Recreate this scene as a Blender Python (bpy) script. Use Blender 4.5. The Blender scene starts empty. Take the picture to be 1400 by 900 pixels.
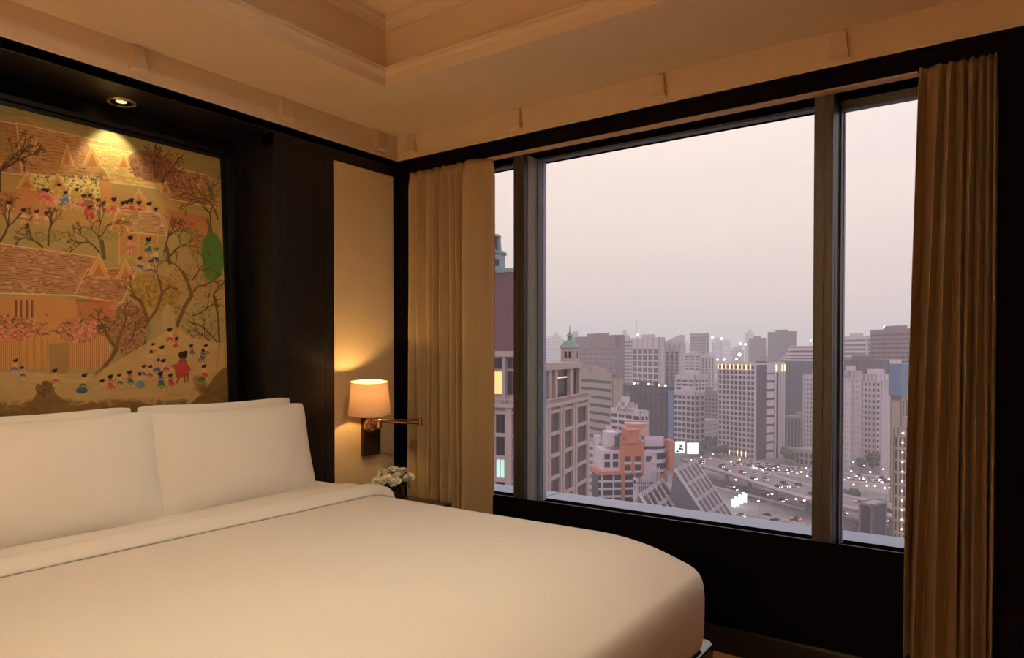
import bpy, bmesh, math, random
import numpy as np
from mathutils import Vector, Matrix

# ------------------------------------------------------------------ camera, sky, light, exposure
CAM_H = 1.385
FPX = 959.0
PITCH = math.radians(0.9)
AZ = math.radians(35.15)
ROW0 = 483 + FPX * math.tan(PITCH)
sc = bpy.context.scene
COL = sc.collection

cam = bpy.data.cameras.new('camera')
cam.sensor_fit = 'HORIZONTAL'; cam.sensor_width = 36.0
cam.lens = 36.0 * FPX / 1400
cam.shift_y = (ROW0 - 450) / 1400
cam.clip_end = 30000; cam.clip_start = 0.05
cam_ob = bpy.data.objects.new('camera', cam)
cam_ob.location = (0, 0, CAM_H)
cam_ob.rotation_euler = (math.pi / 2 - PITCH, 0, AZ - math.pi / 2)
COL.objects.link(cam_ob)
sc.camera = cam_ob

sc.view_settings.view_transform = 'Standard'
sc.view_settings.look = 'None'
sc.view_settings.exposure = 0.0
sc.view_settings.gamma = 1.0
sc.view_settings.use_curve_mapping = False
sc.cycles.max_bounces = 8
sc.cycles.volume_bounces = 3
sc.cycles.transparent_max_bounces = 12
sc.cycles.sample_clamp_indirect = 6.0

def lin(c):
    out = []
    for v in c[:3]:
        v = v / 255.0
        out.append(v / 12.92 if v <= 0.04045 else ((v + 0.055) / 1.055) ** 2.4)
    return tuple(out)

world = bpy.data.worlds.new('dusk_sky'); sc.world = world
world.use_nodes = True
wn, wl = world.node_tree.nodes, world.node_tree.links
wn.clear()
tc = wn.new('ShaderNodeTexCoord'); sep = wn.new('ShaderNodeSeparateXYZ')
wl.new(tc.outputs['Generated'], sep.inputs[0])
ramp = wn.new('ShaderNodeValToRGB')
mr = wn.new('ShaderNodeMapRange'); mr.inputs[1].default_value = -0.05; mr.inputs[2].default_value = 0.95
wl.new(sep.outputs[2], mr.inputs[0]); wl.new(mr.outputs[0], ramp.inputs[0])
e = ramp.color_ramp.elements
e[0].position = 0.0; e[0].color = (*lin((188, 178, 184)), 1)
e[1].position = 1.0; e[1].color = (*lin((238, 242, 252)), 1)
for p, c in ((0.06, (198, 186, 188)), (0.12, (208, 195, 193)), (0.2, (220, 207, 203)),
             (0.28, (228, 214, 211)), (0.38, (235, 222, 219)), (0.55, (242, 234, 236))):
    k = e.new(p); k.color = (*lin(c), 1)
# the side where the sun went down is a little yellower
dotn = wn.new('ShaderNodeVectorMath'); dotn.operation = 'DOT_PRODUCT'
dotn.inputs[1].default_value = (0.35, 0.93, 0.0)
wl.new(tc.outputs['Generated'], dotn.inputs[0])
m2 = wn.new('ShaderNodeMapRange'); m2.inputs[1].default_value = 0.0; m2.inputs[2].default_value = 1.0
wl.new(dotn.outputs['Value'], m2.inputs[0])
mix = wn.new('ShaderNodeMixRGB'); mix.blend_type = 'MULTIPLY'
mix.inputs[2].default_value = (1.10, 1.05, 0.93, 1)
wl.new(m2.outputs[0], mix.inputs[0]); wl.new(ramp.outputs[0], mix.inputs[1])
nz = wn.new('ShaderNodeTexNoise'); nz.inputs['Scale'].default_value = 2.2
mp = wn.new('ShaderNodeMapping'); mp.inputs['Scale'].default_value = (1, 1, 6)
wl.new(tc.outputs['Generated'], mp.inputs[0]); wl.new(mp.outputs[0], nz.inputs['Vector'])
cr = wn.new('ShaderNodeValToRGB')
cr.color_ramp.elements[0].position = 0.35; cr.color_ramp.elements[0].color = (0.97, 0.97, 0.99, 1)
cr.color_ramp.elements[1].position = 0.7; cr.color_ramp.elements[1].color = (1.03, 0.99, 0.99, 1)
wl.new(nz.outputs[0], cr.inputs[0])
mx2 = wn.new('ShaderNodeMixRGB'); mx2.blend_type = 'MULTIPLY'; mx2.inputs[0].default_value = 1
wl.new(mix.outputs[0], mx2.inputs[1]); wl.new(cr.outputs[0], mx2.inputs[2])
bg = wn.new('ShaderNodeBackground'); bg.inputs[1].default_value = 1.28
wl.new(mx2.outputs[0], bg.inputs[0])
wo = wn.new('ShaderNodeOutputWorld'); wl.new(bg.outputs[0], wo.inputs[0])

def light(name, kind, loc, energy, color, rot=(0, 0, 0), parent=None, **kw):
    d = bpy.data.lights.new(name, kind); d.energy = energy; d.color = color
    for k, v in kw.items(): setattr(d, k, v)
    o = bpy.data.objects.new(name, d); o.location = loc; o.rotation_euler = rot
    COL.objects.link(o)
    if parent is not None:
        o.parent = parent; o.location = Vector(loc) - parent.location
    return o

# portal that guides sky sampling through the window opening (adds no light of its own)
po = light('window_portal', 'AREA', (3.475, 1.57, 1.51), 1.0, (1, 1, 1), (0, math.radians(90), 0), shape='RECTANGLE', size=2.0, size_y=3.0)
po.data.cycles.is_portal = True

WARM = (1.0, 0.85, 0.60)
ROOM_LIGHTS = 27.5
ROOM_SPOTS = ((1.6, 1.5, 0), (0.4, 1.5, 0), (1.6, 0.8, 34), (0.4, 0.8, 34), (-1.5, -1.4, 0))

# ------------------------------------------------------------------ helpers
FHX = Vector((math.cos(AZ), math.sin(AZ)))
RX = Vector((math.sin(AZ), -math.cos(AZ)))
_up = (FHX.x * math.sin(PITCH), FHX.y * math.sin(PITCH), math.cos(PITCH))
_fw = (FHX.x * math.cos(PITCH), FHX.y * math.cos(PITCH), -math.sin(PITCH))

def ray(px, py):
    a = (px - 700) / FPX; b = -(py - ROW0) / FPX
    r3 = (RX.x, RX.y, 0)
    return tuple(_fw[i] + r3[i] * a + _up[i] * b for i in range(3))

def on(px, py, ax, v):
    d = ray(px, py); o = (0, 0, CAM_H); t = (v - o[ax]) / d[ax]
    return Vector(tuple(o[i] + t * d[i] for i in range(3)))

def far(px, t):                       # ground-plan point at distance t along the viewing azimuth
    return RX * ((px - 700) / FPX * t) + FHX * t

def zat(py, t):                       # height that stands at row py when t metres away
    return CAM_H - (py - 483) / FPX * t

MATS = {}
def mat(name, rgb, rough=0.6, metal=0.0, noise=0.0, scale=8.0, bump=0.0, spec=0.5, coat=0.0, sheen=0.0, emit=None, estr=0.0, stretch=None):
    if name in MATS: return MATS[name]
    m = bpy.data.materials.new(name); m.use_nodes = True
    n, l = m.node_tree.nodes, m.node_tree.links
    b = n['Principled BSDF']
    c = lin(rgb)
    b.inputs['Base Color'].default_value = (*c, 1)
    b.inputs['Roughness'].default_value = rough
    b.inputs['Metallic'].default_value = metal
    b.inputs['Specular IOR Level'].default_value = spec
    b.inputs['Coat Weight'].default_value = coat
    b.inputs['Sheen Weight'].default_value = sheen
    if emit:
        b.inputs['Emission Color'].default_value = (*lin(emit), 1)
        b.inputs['Emission Strength'].default_value = estr
    if noise or bump:
        t = n.new('ShaderNodeTexCoord'); mpn = n.new('ShaderNodeMapping')
        if stretch: mpn.inputs['Scale'].default_value = stretch
        nz = n.new('ShaderNodeTexNoise'); nz.inputs['Scale'].default_value = scale; nz.inputs['Detail'].default_value = 4
        l.new(t.outputs['Object'], mpn.inputs[0]); l.new(mpn.outputs[0], nz.inputs['Vector'])
        if noise:
            r = n.new('ShaderNodeValToRGB')
            r.color_ramp.elements[0].position = 0.3; r.color_ramp.elements[1].position = 0.7
            r.color_ramp.elements[0].color = (*[v * (1 - noise) for v in c], 1)
            r.color_ramp.elements[1].color = (*[min(1, v * (1 + noise)) for v in c], 1)
            l.new(nz.outputs[0], r.inputs[0]); l.new(r.outputs[0], b.inputs['Base Color'])
        if bump:
            bm_ = n.new('ShaderNodeBump'); bm_.inputs['Strength'].default_value = bump; bm_.inputs['Distance'].default_value = 0.01
            l.new(nz.outputs[0], bm_.inputs['Height']); l.new(bm_.outputs[0], b.inputs['Normal'])
    MATS[name] = m
    return m

class MB:
    def __init__(s): s.v = []; s.f = []; s.m = []
    def add(s, vs, fs, m=0):
        k = len(s.v); s.v += [tuple(v) for v in vs]
        for f in fs: s.f.append(tuple(i + k for i in f)); s.m.append(m)
    def box(s, x0, x1, y0, y1, z0, z1, m=0):
        s.add([(x0, y0, z0), (x1, y0, z0), (x1, y1, z0), (x0, y1, z0), (x0, y0, z1), (x1, y0, z1), (x1, y1, z1), (x0, y1, z1)],
              [(0, 3, 2, 1), (4, 5, 6, 7), (0, 1, 5, 4), (1, 2, 6, 5), (2, 3, 7, 6), (3, 0, 4, 7)], m)
    def obox(s, O, e1, a0, a1, e2, b0, b1, z0, z1, m=0):
        P = lambda a, b, z: (O[0] + e1[0] * a + e2[0] * b, O[1] + e1[1] * a + e2[1] * b, z)
        s.add([P(a0, b0, z0), P(a1, b0, z0), P(a1, b1, z0), P(a0, b1, z0), P(a0, b0, z1), P(a1, b0, z1), P(a1, b1, z1), P(a0, b1, z1)],
              [(0, 3, 2, 1), (4, 5, 6, 7), (0, 1, 5, 4), (1, 2, 6, 5), (2, 3, 7, 6), (3, 0, 4, 7)], m)
    def prism(s, poly, z0, z1, m=0):
        n = len(poly)
        s.add([(p[0], p[1], z0) for p in poly] + [(p[0], p[1], z1) for p in poly],
              [tuple(range(n))[::-1], tuple(range(n, 2 * n))] + [(i, (i + 1) % n, n + (i + 1) % n, n + i) for i in range(n)], m)
    def lathe(s, prof, c=(0, 0, 0), n=24, m=0, cap=False):
        k = len(prof); vs = []
        for i in range(n):
            a = 2 * math.pi * i / n
            for r, z in prof: vs.append((c[0] + r * math.cos(a), c[1] + r * math.sin(a), c[2] + z))
        fs = [(i * k + j, ((i + 1) % n) * k + j, ((i + 1) % n) * k + j + 1, i * k + j + 1) for i in range(n) for j in range(k - 1)]
        if cap:
            fs.append(tuple(i * k for i in range(n))[::-1]); fs.append(tuple(i * k + k - 1 for i in range(n)))
        s.add(vs, fs, m)
    def tube(s, a, b, r, r2=None, n=10, m=0):
        a, b = Vector(a), Vector(b); d = (b - a).normalized()
        u = d.orthogonal().normalized(); w = d.cross(u); r2 = r if r2 is None else r2
        vs = []
        for P, rr in ((a, r), (b, r2)):
            for i in range(n):
                t = 2 * math.pi * i / n
                vs.append(P + u * rr * math.cos(t) + w * rr * math.sin(t))
        s.add(vs, [(i, (i + 1) % n, n + (i + 1) % n, n + i) for i in range(n)] + [tuple(range(n))[::-1], tuple(range(n, 2 * n))], m)
    def build(s, name, mats, parent=None, smooth=False, bevel=0, origin=None):
        off = parent.location if parent is not None else (Vector(origin) if origin is not None else Vector((0, 0, 0)))
        if parent is not None and parent.parent is not None: off = parent.location + parent.parent.location
        me = bpy.data.meshes.new(name)
        me.from_pydata([(v[0] - off[0], v[1] - off[1], v[2] - off[2]) for v in s.v], [], s.f)
        if not isinstance(mats, (list, tuple)): mats = [mats]
        for mm in mats: me.materials.append(mm)
        me.polygons.foreach_set('material_index', s.m)
        if smooth: me.polygons.foreach_set('use_smooth', [True] * len(s.f))
        me.update()
        o = bpy.data.objects.new(name, me); COL.objects.link(o)
        if parent is not None: o.parent = parent
        elif origin is not None: o.location = off
        if bevel:
            b = o.modifiers.new('bevel', 'BEVEL'); b.width = bevel; b.segments = 2; b.limit_method = 'ANGLE'; b.angle_limit = math.radians(40)
        return o

def tag(o, label=None, cat=None, group=None, kind=None):
    if label: o['label'] = label
    if cat: o['category'] = cat
    if group: o['group'] = group
    if kind: o['kind'] = kind
    return o

def root(name, loc, label, cat, group=None):
    o = bpy.data.objects.new(name, None); o.location = loc; o.empty_display_size = 0.1
    COL.objects.link(o)
    return tag(o, label, cat, group)

def sub(o, name):            # Empty part
    p = bpy.data.objects.new(name, None); COL.objects.link(p); p.parent = o
    return p

# ------------------------------------------------------------------ materials of the room
M_black = mat('black_lacquered_wood', (15, 14, 18), rough=0.38, noise=0.25, scale=14, stretch=(1, 1, 0.06), spec=.35)
M_cream = mat('cream_wallpaper', (214, 190, 150), rough=0.8, noise=0.03, scale=60, bump=0.02)
M_ceil = mat('warm_cream_paint', (222, 202, 178), rough=0.85, noise=0.02, scale=5)
M_sheet = mat('white_cotton', (232, 226, 218), rough=0.85, noise=0.015, scale=4, bump=0.01, sheen=0.15)
M_pillow = mat('white_percale', (234, 228, 220), rough=0.85, noise=0.012, scale=6, sheen=0.15)
M_carpet = mat('brown_carpet', (172, 128, 84), rough=0.95, noise=0.2, scale=120, bump=0.3)
M_brass = mat('polished_brass_metal', (196, 160, 120), rough=0.22, metal=1.0)
M_frame = mat('dark_bronze_aluminium', (46, 42, 44), rough=0.45, metal=0.3)
M_framegrey = mat('grey_aluminium', (96, 104, 116), rough=0.5, metal=0.2, noise=0.04)
M_outsill = mat('pale_anodised_sill', (160, 168, 190), rough=0.5)
M_track = mat('beige_curtain_track_paint', (190, 165, 130), rough=0.5)

# ------------------------------------------------------------------ room shell
XW, YW = 3.236, 3.167         # window wall plane, headboard wall plane
ZC, ZF = 2.745, 2.595         # ceiling, bottom of the cream fascia
XB, YB = -2.3, -2.8           # walls behind the camera
def struct(mb, name, m, parent=None, **k):
    o = mb.build(name, m, parent, **k)
    if parent is None: tag(o, kind='structure')
    return o

ZL = -.035
b = MB(); b.box(XB - .1, XW + .3, YB - .1, YW + .5, -0.1, ZL); struct(b, 'floor', M_carpet)
b = MB(); b.box(XB - .12, XB, YB - .1, YW + .5, 0, 3.1); struct(b, 'wall_entrance', M_cream)
b = MB(); b.box(XB, XW + .4, YB - .12, YB, 0, 3.1); struct(b, 'wall_near', M_cream)

# ceiling with recessed tray
TX0, TX1, TY0, TY1 = -1.1, 2.572, -0.8, 2.6
b = MB()
for (x0, x1, y0, y1) in ((XB, TX0, YB, YW + .4), (TX1, XW + .4, YB, YW + .4), (TX0, TX1, YB, TY0), (TX0, TX1, TY1, YW + .4)):
    b.box(x0, x1, y0, y1, ZC, ZC + 0.06)
b.box(TX0 - .1, TX1 + .1, TY0 - .1, TY1 + .1, 3.07, 3.13)
ceiling = struct(b, 'ceiling', M_ceil)
def ring_moulding(prof, x0, x1, y0, y1, name, m, parent=None):
    # prof: (inset into the tray, z) swept around the tray rectangle with mitred corners
    b = MB(); n = len(prof); vs = []
    for (i, z) in prof:
        vs += [(x0 + i, y0 + i, z), (x1 - i, y0 + i, z), (x1 - i, y1 - i, z), (x0 + i, y1 - i, z)]
    fs = [(j * 4 + k, j * 4 + (k + 1) % 4, (j + 1) * 4 + (k + 1) % 4, (j + 1) * 4 + k) for j in range(n - 1) for k in range(4)]
    b.add(vs, fs)
    return struct(b, name, m, parent)
ring_moulding([(-.004, ZC - .002), (0.004, ZC - .002), (0.004, ZC + .038), (0.005, ZC + .042), (0.012, ZC + .046), (0.022, ZC + .062), (0.022, ZC + .078),
               (0.028, ZC + .080), (0.028, ZC + .086), (-0.004, ZC + .09)], TX0, TX1, TY0, TY1, 'trim_1', M_ceil)
b = MB()
b.box(TX1, TX1 + .03, TY0, TY1 + .03, ZC + .05, 3.08); b.box(TX0 - .03, TX0, TY0, TY1 + .03, ZC + .05, 3.08)
b.box(TX0, TX1, TY1, TY1 + .03, ZC + .05, 3.08); b.box(TX0, TX1, TY0 - .03, TY0, ZC + .05, 3.08)
struct(b, 'trim_2', M_ceil)
ring_moulding([(-.004, 3.018), (0.006, 3.018), (0.008, 3.026), (0.022, 3.034), (0.03, 3.05), (0.046, 3.056), (0.05, 3.07), (0.07, 3.072)], TX0, TX1, TY0, TY1, 'trim_3', M_ceil)

# cream fascia along both walls, with thin bead at its lower edge and little tapered corbels
b = MB()
b.box(XB, XW, YW - .015, YW + .02, ZF, ZC); b.box(XB, XW, YW - .02, YW + .02, ZF, ZF + .008)
struct(b, 'trim_4', M_ceil)
b = MB()
b.box(XW - .015, XW + .02, YB, YW - .015, ZF, ZC); b.box(XW - .02, XW + .02, YB, YW - .02, ZF, ZF + .008)
struct(b, 'trim_5', M_ceil)
where = {True: 'headboard wall', False: 'window wall'}
def corbel(along, pos, label):
    w0, w1, h0, h1, d0, d1 = .026, .040, 2.735, 2.622, .014, .034
    b = MB()
    def P(u, z, d):
        return (pos + u, YW - .015 - d, z) if along else (XW - .015 - d, pos + u, z)
    vs = [P(-w0, h0, 0), P(w0, h0, 0), P(w1, h1, 0), P(-w1, h1, 0), P(-w0, h0, d0), P(w0, h0, d0), P(w1, h1 + .008, d1), P(-w1, h1 + .008, d1)]
    b.add(vs, [(0, 1, 2, 3), (4, 7, 6, 5), (0, 4, 5, 1), (1, 5, 6, 2), (2, 6, 7, 3), (3, 7, 4, 0)])
    o = b.build('fascia_corbel', M_ceil, bevel=.002, origin=P(0, h1, 0))
    tag(o, label, 'corbel', 'cream corbels along the fascia')
corbel(True, 1.597, 'cream tapered corbel on the fascia above the mural')
corbel(True, 2.374, 'cream tapered corbel on the fascia above the dark pier')
corbel(True, 3.06, 'cream tapered corbel on the headboard wall fascia nearest the room corner')
corbel(False, 3.024, 'cream tapered corbel on the window wall fascia nearest the room corner')
corbel(False, 2.235, 'cream tapered corbel on the fascia above the narrow left window pane')
corbel(False, 1.39, 'cream tapered corbel on the fascia above the wide middle window pane')
corbel(False, 0.585, 'cream tapered corbel on the fascia above the right window pane')

# headboard wall (wall_left): piers, deep niche for the mural, cream panel by the sconce
NX0, NX1, NZ0, NZ1, NY = 0.866, 2.314, 1.06, 2.555, 3.52
b = MB()
b.box(XB, NX0, YW, YW + .5, 0, ZF); b.box(NX1, XW + .3, YW + .006, YW + .5, 0, 2.565)
b.box(NX0, NX1, YW, YW + .5, 0, NZ0); b.box(NX0, XW + .3, YW, YW + .5, 2.56, ZC)
b.box(NX0, NX1, NY, YW + .5, NZ0, NZ1 + .05)
b.box(NX0, NX1, YW, NY, NZ1, 2.6)
b.box(NX1, XW, YW, YW + .1, 2.498, ZF)
wl_ = struct(b, 'wall_left', M_black)
def wall_panel(x0, x1, z0, z1, m, nm, label=None, y=YW):
    b = MB(); b.box(x0, x1, y, YW + .007, z0, z1)
    o = b.build(nm, m, wl_, bevel=.0015)
    if label: o['label'] = label
wall_panel(NX1, 2.372, 0.1, 2.496, M_black, 'wall_board')
wall_panel(2.377, 2.648, 0.1, 2.496, M_black, 'wall_board')
wall_panel(2.653, 2.718, 0.1, 2.496, M_black, 'wall_board')
wall_panel(3.202, XW, 0.1, 2.496, M_black, 'wall_board')
wall_panel(2.720, 3.200, 0.1, 2.496, M_cream, 'wallpaper_panel', 'cream wallpapered panel', y=YW + .002)
b = MB(); b.box(NX1, XW, YW - .008, YW + .006, ZL, .09); struct(b, 'baseboard_left', M_black, bevel=.002)

# window wall (wall_right)
M_matte = mat('matte_black_paint', (9, 7, 10), rough=1.0, spec=0.0, noise=.1, scale=6)
WY0, WY1, WZ0, WZ1, XG = 0.03, 3.088, 0.513, 2.516, 3.46
b = MB()
b.box(3.30, XG + .1, YB, YW + .2, -.1, WZ0); b.box(3.282, 3.30, WY0, WY1, -.1, WZ0 + .040); b.box(XW, XG + .1, YB, YW + .2, WZ1, ZC)
b.box(XW, XG + .1, WY1, YW + .2, -.1, WZ1); b.box(XW, XG + .1, YB, WY0, -.1, WZ1)
struct(b, 'wall_right', M_matte)
b = MB(); b.box(3.270, 3.282, WY0, WY1, ZL, .084); b.box(3.274, 3.282, WY0, WY1, .084, .09); struct(b, 'baseboard_right', M_black, bevel=.003)
b = MB(); b.box(XW + .012, XW + .062, .30, 2.46, WZ1 - .008, WZ1); struct(b, 'trim_6', M_track)

M_glass = bpy.data.materials.new('window_glass'); M_glass.use_nodes = True
n, l = M_glass.node_tree.nodes, M_glass.node_tree.links; n.clear()
tr = n.new('ShaderNodeBsdfTransparent'); tr.inputs[0].default_value = (0.985, 0.985, 0.99, 1)
gl = n.new('ShaderNodeBsdfGlossy'); gl.inputs['Roughness'].default_value = 0.0
fr = n.new('ShaderNodeFresnel'); fr.inputs[0].default_value = 1.3
mm = n.new('ShaderNodeMixShader'); oo = n.new('ShaderNodeOutputMaterial')
l.new(fr.outputs[0], mm.inputs[0]); l.new(tr.outputs[0], mm.inputs[1]); l.new(gl.outputs[0], mm.inputs[2]); l.new(mm.outputs[0], oo.inputs[0])

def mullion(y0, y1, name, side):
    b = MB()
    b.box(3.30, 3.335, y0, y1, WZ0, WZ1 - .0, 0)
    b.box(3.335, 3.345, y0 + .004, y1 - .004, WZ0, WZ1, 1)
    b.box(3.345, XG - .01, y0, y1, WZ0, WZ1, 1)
    b.box(3.294, 3.300, y0 + .5 * (y1 - y0) - .003, y0 + .5 * (y1 - y0) + .003, WZ0, WZ1, 0)
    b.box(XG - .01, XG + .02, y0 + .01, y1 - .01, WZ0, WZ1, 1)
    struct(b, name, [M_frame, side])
mullion(2.242, 2.312, 'trim_7', mat('skylit_mullion_side', (150, 160, 172), rough=.55)); mullion(0.62, 0.698, 'trim_8', M_frame)  # left mullion's side colour is lightened to imitate sky light falling on it
wins = ((2.312, WY1, 0.0), (0.698, 2.242, 0.0), (WY0, 0.620, 0.028))
for i, (y0, y1, dz) in enumerate(wins):
    w = bpy.data.objects.new('window_%d' % (i + 1), None); w.location = (XG, (y0 + y1) / 2, WZ0); COL.objects.link(w); tag(w, kind='structure')
    b = MB(); t = .012
    b.box(XG - .02, XG + .03, y0, y1, WZ1 - t - dz, WZ1); b.box(XG - .004, XG + .004, y0, y1, WZ0 - .004, WZ0 + .003)
    b.box(XG - .02, XG + .03, y0, y0 + .008, WZ0, WZ1); b.box(XG - .02, XG + .03, y1 - .008, y1, WZ0, WZ1)
    b.build('window_frame', M_framegrey, w)
    b = MB(); b.add([(XG, y0, WZ0), (XG, y1, WZ0), (XG, y1, WZ1), (XG, y0, WZ1)], [(0, 1, 2, 3)])
    b.build('glass', M_glass, w)
    b = MB(); b.box(XG + .005, XG + .30, y0 - .03, y1 + .03, WZ0 - .08, WZ0 - .001)
    b.build('outer_sill', M_outsill, w)
    b = MB(); b.box(XG + .03, XG + .06, y1 + .002 - .014, y1 + .004, WZ0, WZ1)
    b.build('outer_fin', M_outsill, w)

# ------------------------------------------------------------------ mural, niche frame, downlight
PB, PT = (3.41, 1.105), (3.476, 2.433)       # (Y, Z) of the lower and upper edge: the canvas leans back
CX0, CX1 = 0.975, 2.2
def build_mural():
    W, Hh = 520, 560
    img = np.zeros((Hh, W, 3)); img[:] = (178, 148, 96)
    rng = np.random.RandomState(4)
    ny, nz_ = PT[0] - PB[0], PT[1] - PB[1]
    def T(px, py):                               # picture point -> canvas column,row (row 0 = bottom)
        d = ray(px, py)
        k = nz_ / ny
        t = (PB[1] - CAM_H - k * PB[0]) / (d[2] - k * d[1])
        x, z = t * d[0], CAM_H + t * d[2]
        return (x - CX0) / (CX1 - CX0) * (W - 1), (z - PB[1]) / nz_ * (Hh - 1)
    def blend(r0, r1, c0, c1, mask, col, a=1.0):
        reg = img[r0:r1, c0:c1]
        mm_ = (mask * a)[..., None]
        reg[:] = reg * (1 - mm_) + np.array(col) * mm_
    def win(xs, ys, pad):
        c0 = max(0, int(min(xs) - pad)); c1 = min(W, int(max(xs) + pad + 2)); r0 = max(0, int(min(ys) - pad)); r1 = min(Hh, int(max(ys) + pad + 2))
        if c1 <= c0 or r1 <= r0: return None
        gy, gx = np.mgrid[r0:r1, c0:c1].astype(float)
        return r0, r1, c0, c1, gx, gy
    def poly(pts, col, a=1.0):
        q = [T(*p) for p in pts]; w = win([p[0] for p in q], [p[1] for p in q], 1)
        if not w: return
        r0, r1, c0, c1, gx, gy = w
        ins = np.zeros(gx.shape, bool); n = len(q)
        for i in range(n):
            x1, y1 = q[i]; x2, y2 = q[(i + 1) % n]
            if y1 == y2: continue
            ins ^= ((y1 > gy) != (y2 > gy)) & (gx < (x2 - x1) * (gy - y1) / (y2 - y1) + x1)
        blend(r0, r1, c0, c1, ins.astype(float), col, a)
    def ell(px, py, rx, ry, col, a=1.0, soft=1.0):
        cx, cy = T(px, py); sx = abs(T(px + 1, py)[0] - cx); rx, ry = rx * sx * 1.0, ry * sx * 1.15
        w = win([cx - rx, cx + rx], [cy - ry, cy + ry], 2)
        if not w: return
        r0, r1, c0, c1, gx, gy = w
        d = np.sqrt(((gx - cx) / max(rx, .4)) ** 2 + ((gy - cy) / max(ry, .4)) ** 2)
        blend(r0, r1, c0, c1, np.clip((1 - d) * max(rx, ry) / soft + .5, 0, 1), col, a)
    def line(p0, p1, wd, col, a=1.0):
        q0, q1 = T(*p0), T(*p1); w = win([q0[0], q1[0]], [q0[1], q1[1]], wd + 2)
        if not w: return
        r0, r1, c0, c1, gx, gy = w
        dx, dy = q1[0] - q0[0], q1[1] - q0[1]; L = dx * dx + dy * dy + 1e-6
        t = np.clip(((gx - q0[0]) * dx + (gy - q0[1]) * dy) / L, 0, 1)
        d = np.hypot(gx - q0[0] - t * dx, gy - q0[1] - t * dy)
        blend(r0, r1, c0, c1, np.clip(wd / 2 - d + .6, 0, 1), col, a)
    def pline(pts, wd, col, a=1.0):
        for i in range(len(pts) - 1): line(pts[i], pts[i + 1], wd, col, a)
    R = rng.uniform
    def lerp(p, q, t): return (p[0] + (q[0] - p[0]) * t, p[1] + (q[1] - p[1]) * t)
    def roof(tl, tr_, br, bl, base, rows, dash, edge=(226, 186, 138)):
        poly([tl, tr_, br, bl], base)
        for i in range(rows):
            t = (i + .5) / rows; a_, b_ = lerp(tl, bl, t), lerp(tr_, br, t)
            Lp = math.hypot(b_[0] - a_[0], b_[1] - a_[1]); s = 0.0
            while s < 1:
                d = R(2, 7) / Lp; p, q = lerp(a_, b_, s), lerp(a_, b_, min(1, s + d))
                c = dash[rng.randint(len(dash))]; jit = R(-.5, .5)
                line((p[0], p[1] + jit), (q[0], q[1] + jit), R(.8, 1.5), c, R(.5, .95)); s += d + R(.3, 1.8) / Lp
        pline([tl, tr_], 1.6, edge); pline([bl, br], 2.0, edge); pline([tl, bl], 1.2, edge); pline([tr_, br], 1.2, edge)
    def gable(ax, ay, w, h, sk=0.06):
        poly([(ax, ay), (ax + w, ay + h + w * sk), (ax - w, ay + h - w * sk)], (212, 150, 72))
        poly([(ax, ay + h * .3), (ax + w * .55, ay + h * .95), (ax - w * .55, ay + h * .9)], (190, 118, 52))
        line((ax, ay - 3), (ax + w, ay + h), 1.6, (234, 184, 118)); line((ax, ay - 3), (ax - w, ay + h - w * sk), 1.4, (230, 178, 110))
        line((ax, ay - 5), (ax, ay + 2), 1.2, (222, 168, 98))
    def tree(x, y, ang, ln, wd, col, depth=5):
        if depth == 0 or ln < 2: return
        bend = R(-.35, .35)
        x1, y1 = x + math.cos(ang) * ln * .5, y - math.sin(ang) * ln * .5
        x2, y2 = x1 + math.cos(ang + bend) * ln * .5, y1 - math.sin(ang + bend) * ln * .5
        line((x, y), (x1, y1), wd, col); line((x1, y1), (x2, y2), wd * .85, col)
        for k in range(2 if depth < 4 else 3):
            tree(x2, y2, ang + R(-1.0, 1.0), ln * R(.55, .8), max(.7, wd * .6), col, depth - 1)
    def foliage(cx, cy, rx, ry, cols, n, r=(1, 2.2), a=.8, backing=None):
        if backing: ell(cx, cy, rx, ry, backing, .75, 4)
        for _ in range(n):
            t = R(0, 6.283); q = math.sqrt(R(0, 1))
            ell(cx + rx * q * math.cos(t), cy + ry * q * math.sin(t), R(*r), R(*r), cols[rng.randint(len(cols))], a)
    def person(x, y, h, top, low, skin=(216, 168, 124), lean=0.0):
        hd = h * .125
        ell(x + lean * h, y - h + hd, hd, hd, skin); ell(x + lean * h - .3, y - h + hd * .5, hd * 1.15, hd * .8, (38, 24, 20))
        ell(x + lean * h + hd * .8, y - h - hd * .1, hd * .5, hd * .5, (38, 24, 20))
        ell(x + lean * h * .6, y - h * .6, h * .16, h * .2, top if top else skin)
        line((x + lean * h * .6, y - h * .68), (x + h * R(.15, .4), y - h * R(.4, .7)), max(1, h * .09), skin)
        line((x + lean * h * .6, y - h * .68), (x - h * R(.15, .4), y - h * R(.4, .7)), max(1, h * .09), skin)
        ell(x, y - h * .34, h * .2, h * .14, low)
        line((x - h * .06, y - h * .3), (x - h * R(.05, .25), y), max(1, h * .1), skin); line((x + h * .06, y - h * .3), (x + h * R(.05, .25), y), max(1, h * .1), skin)
    # washes of ground colour
    for _ in range(900):
        ell(R(-60, 312), R(140, 570), R(4, 20), R(2, 7), [(190, 158, 102), (168, 138, 84), (196, 160, 110), (160, 128, 80), (184, 142, 92)][rng.randint(5)], .22, 6)
    poly([(-120, 110), (312, 215), (312, 250), (200, 212), (100, 180), (40, 160), (-120, 160)], (150, 132, 82), .8)
    for _ in range(60): ell(R(-60, 305), 0, 1, 1, (0, 0, 0), 0)
    for i in range(50):
        x = R(-60, 300); yb = 143 + x * .245
        ell(x, yb + R(3, 22), R(10, 26), R(2, 4), [(162, 142, 92), (138, 122, 76), (172, 146, 98)][rng.randint(3)], .3, 5)
    browns = [(120, 72, 50), (138, 88, 60), (104, 60, 44), (222, 176, 128), (160, 104, 70)]
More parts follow.
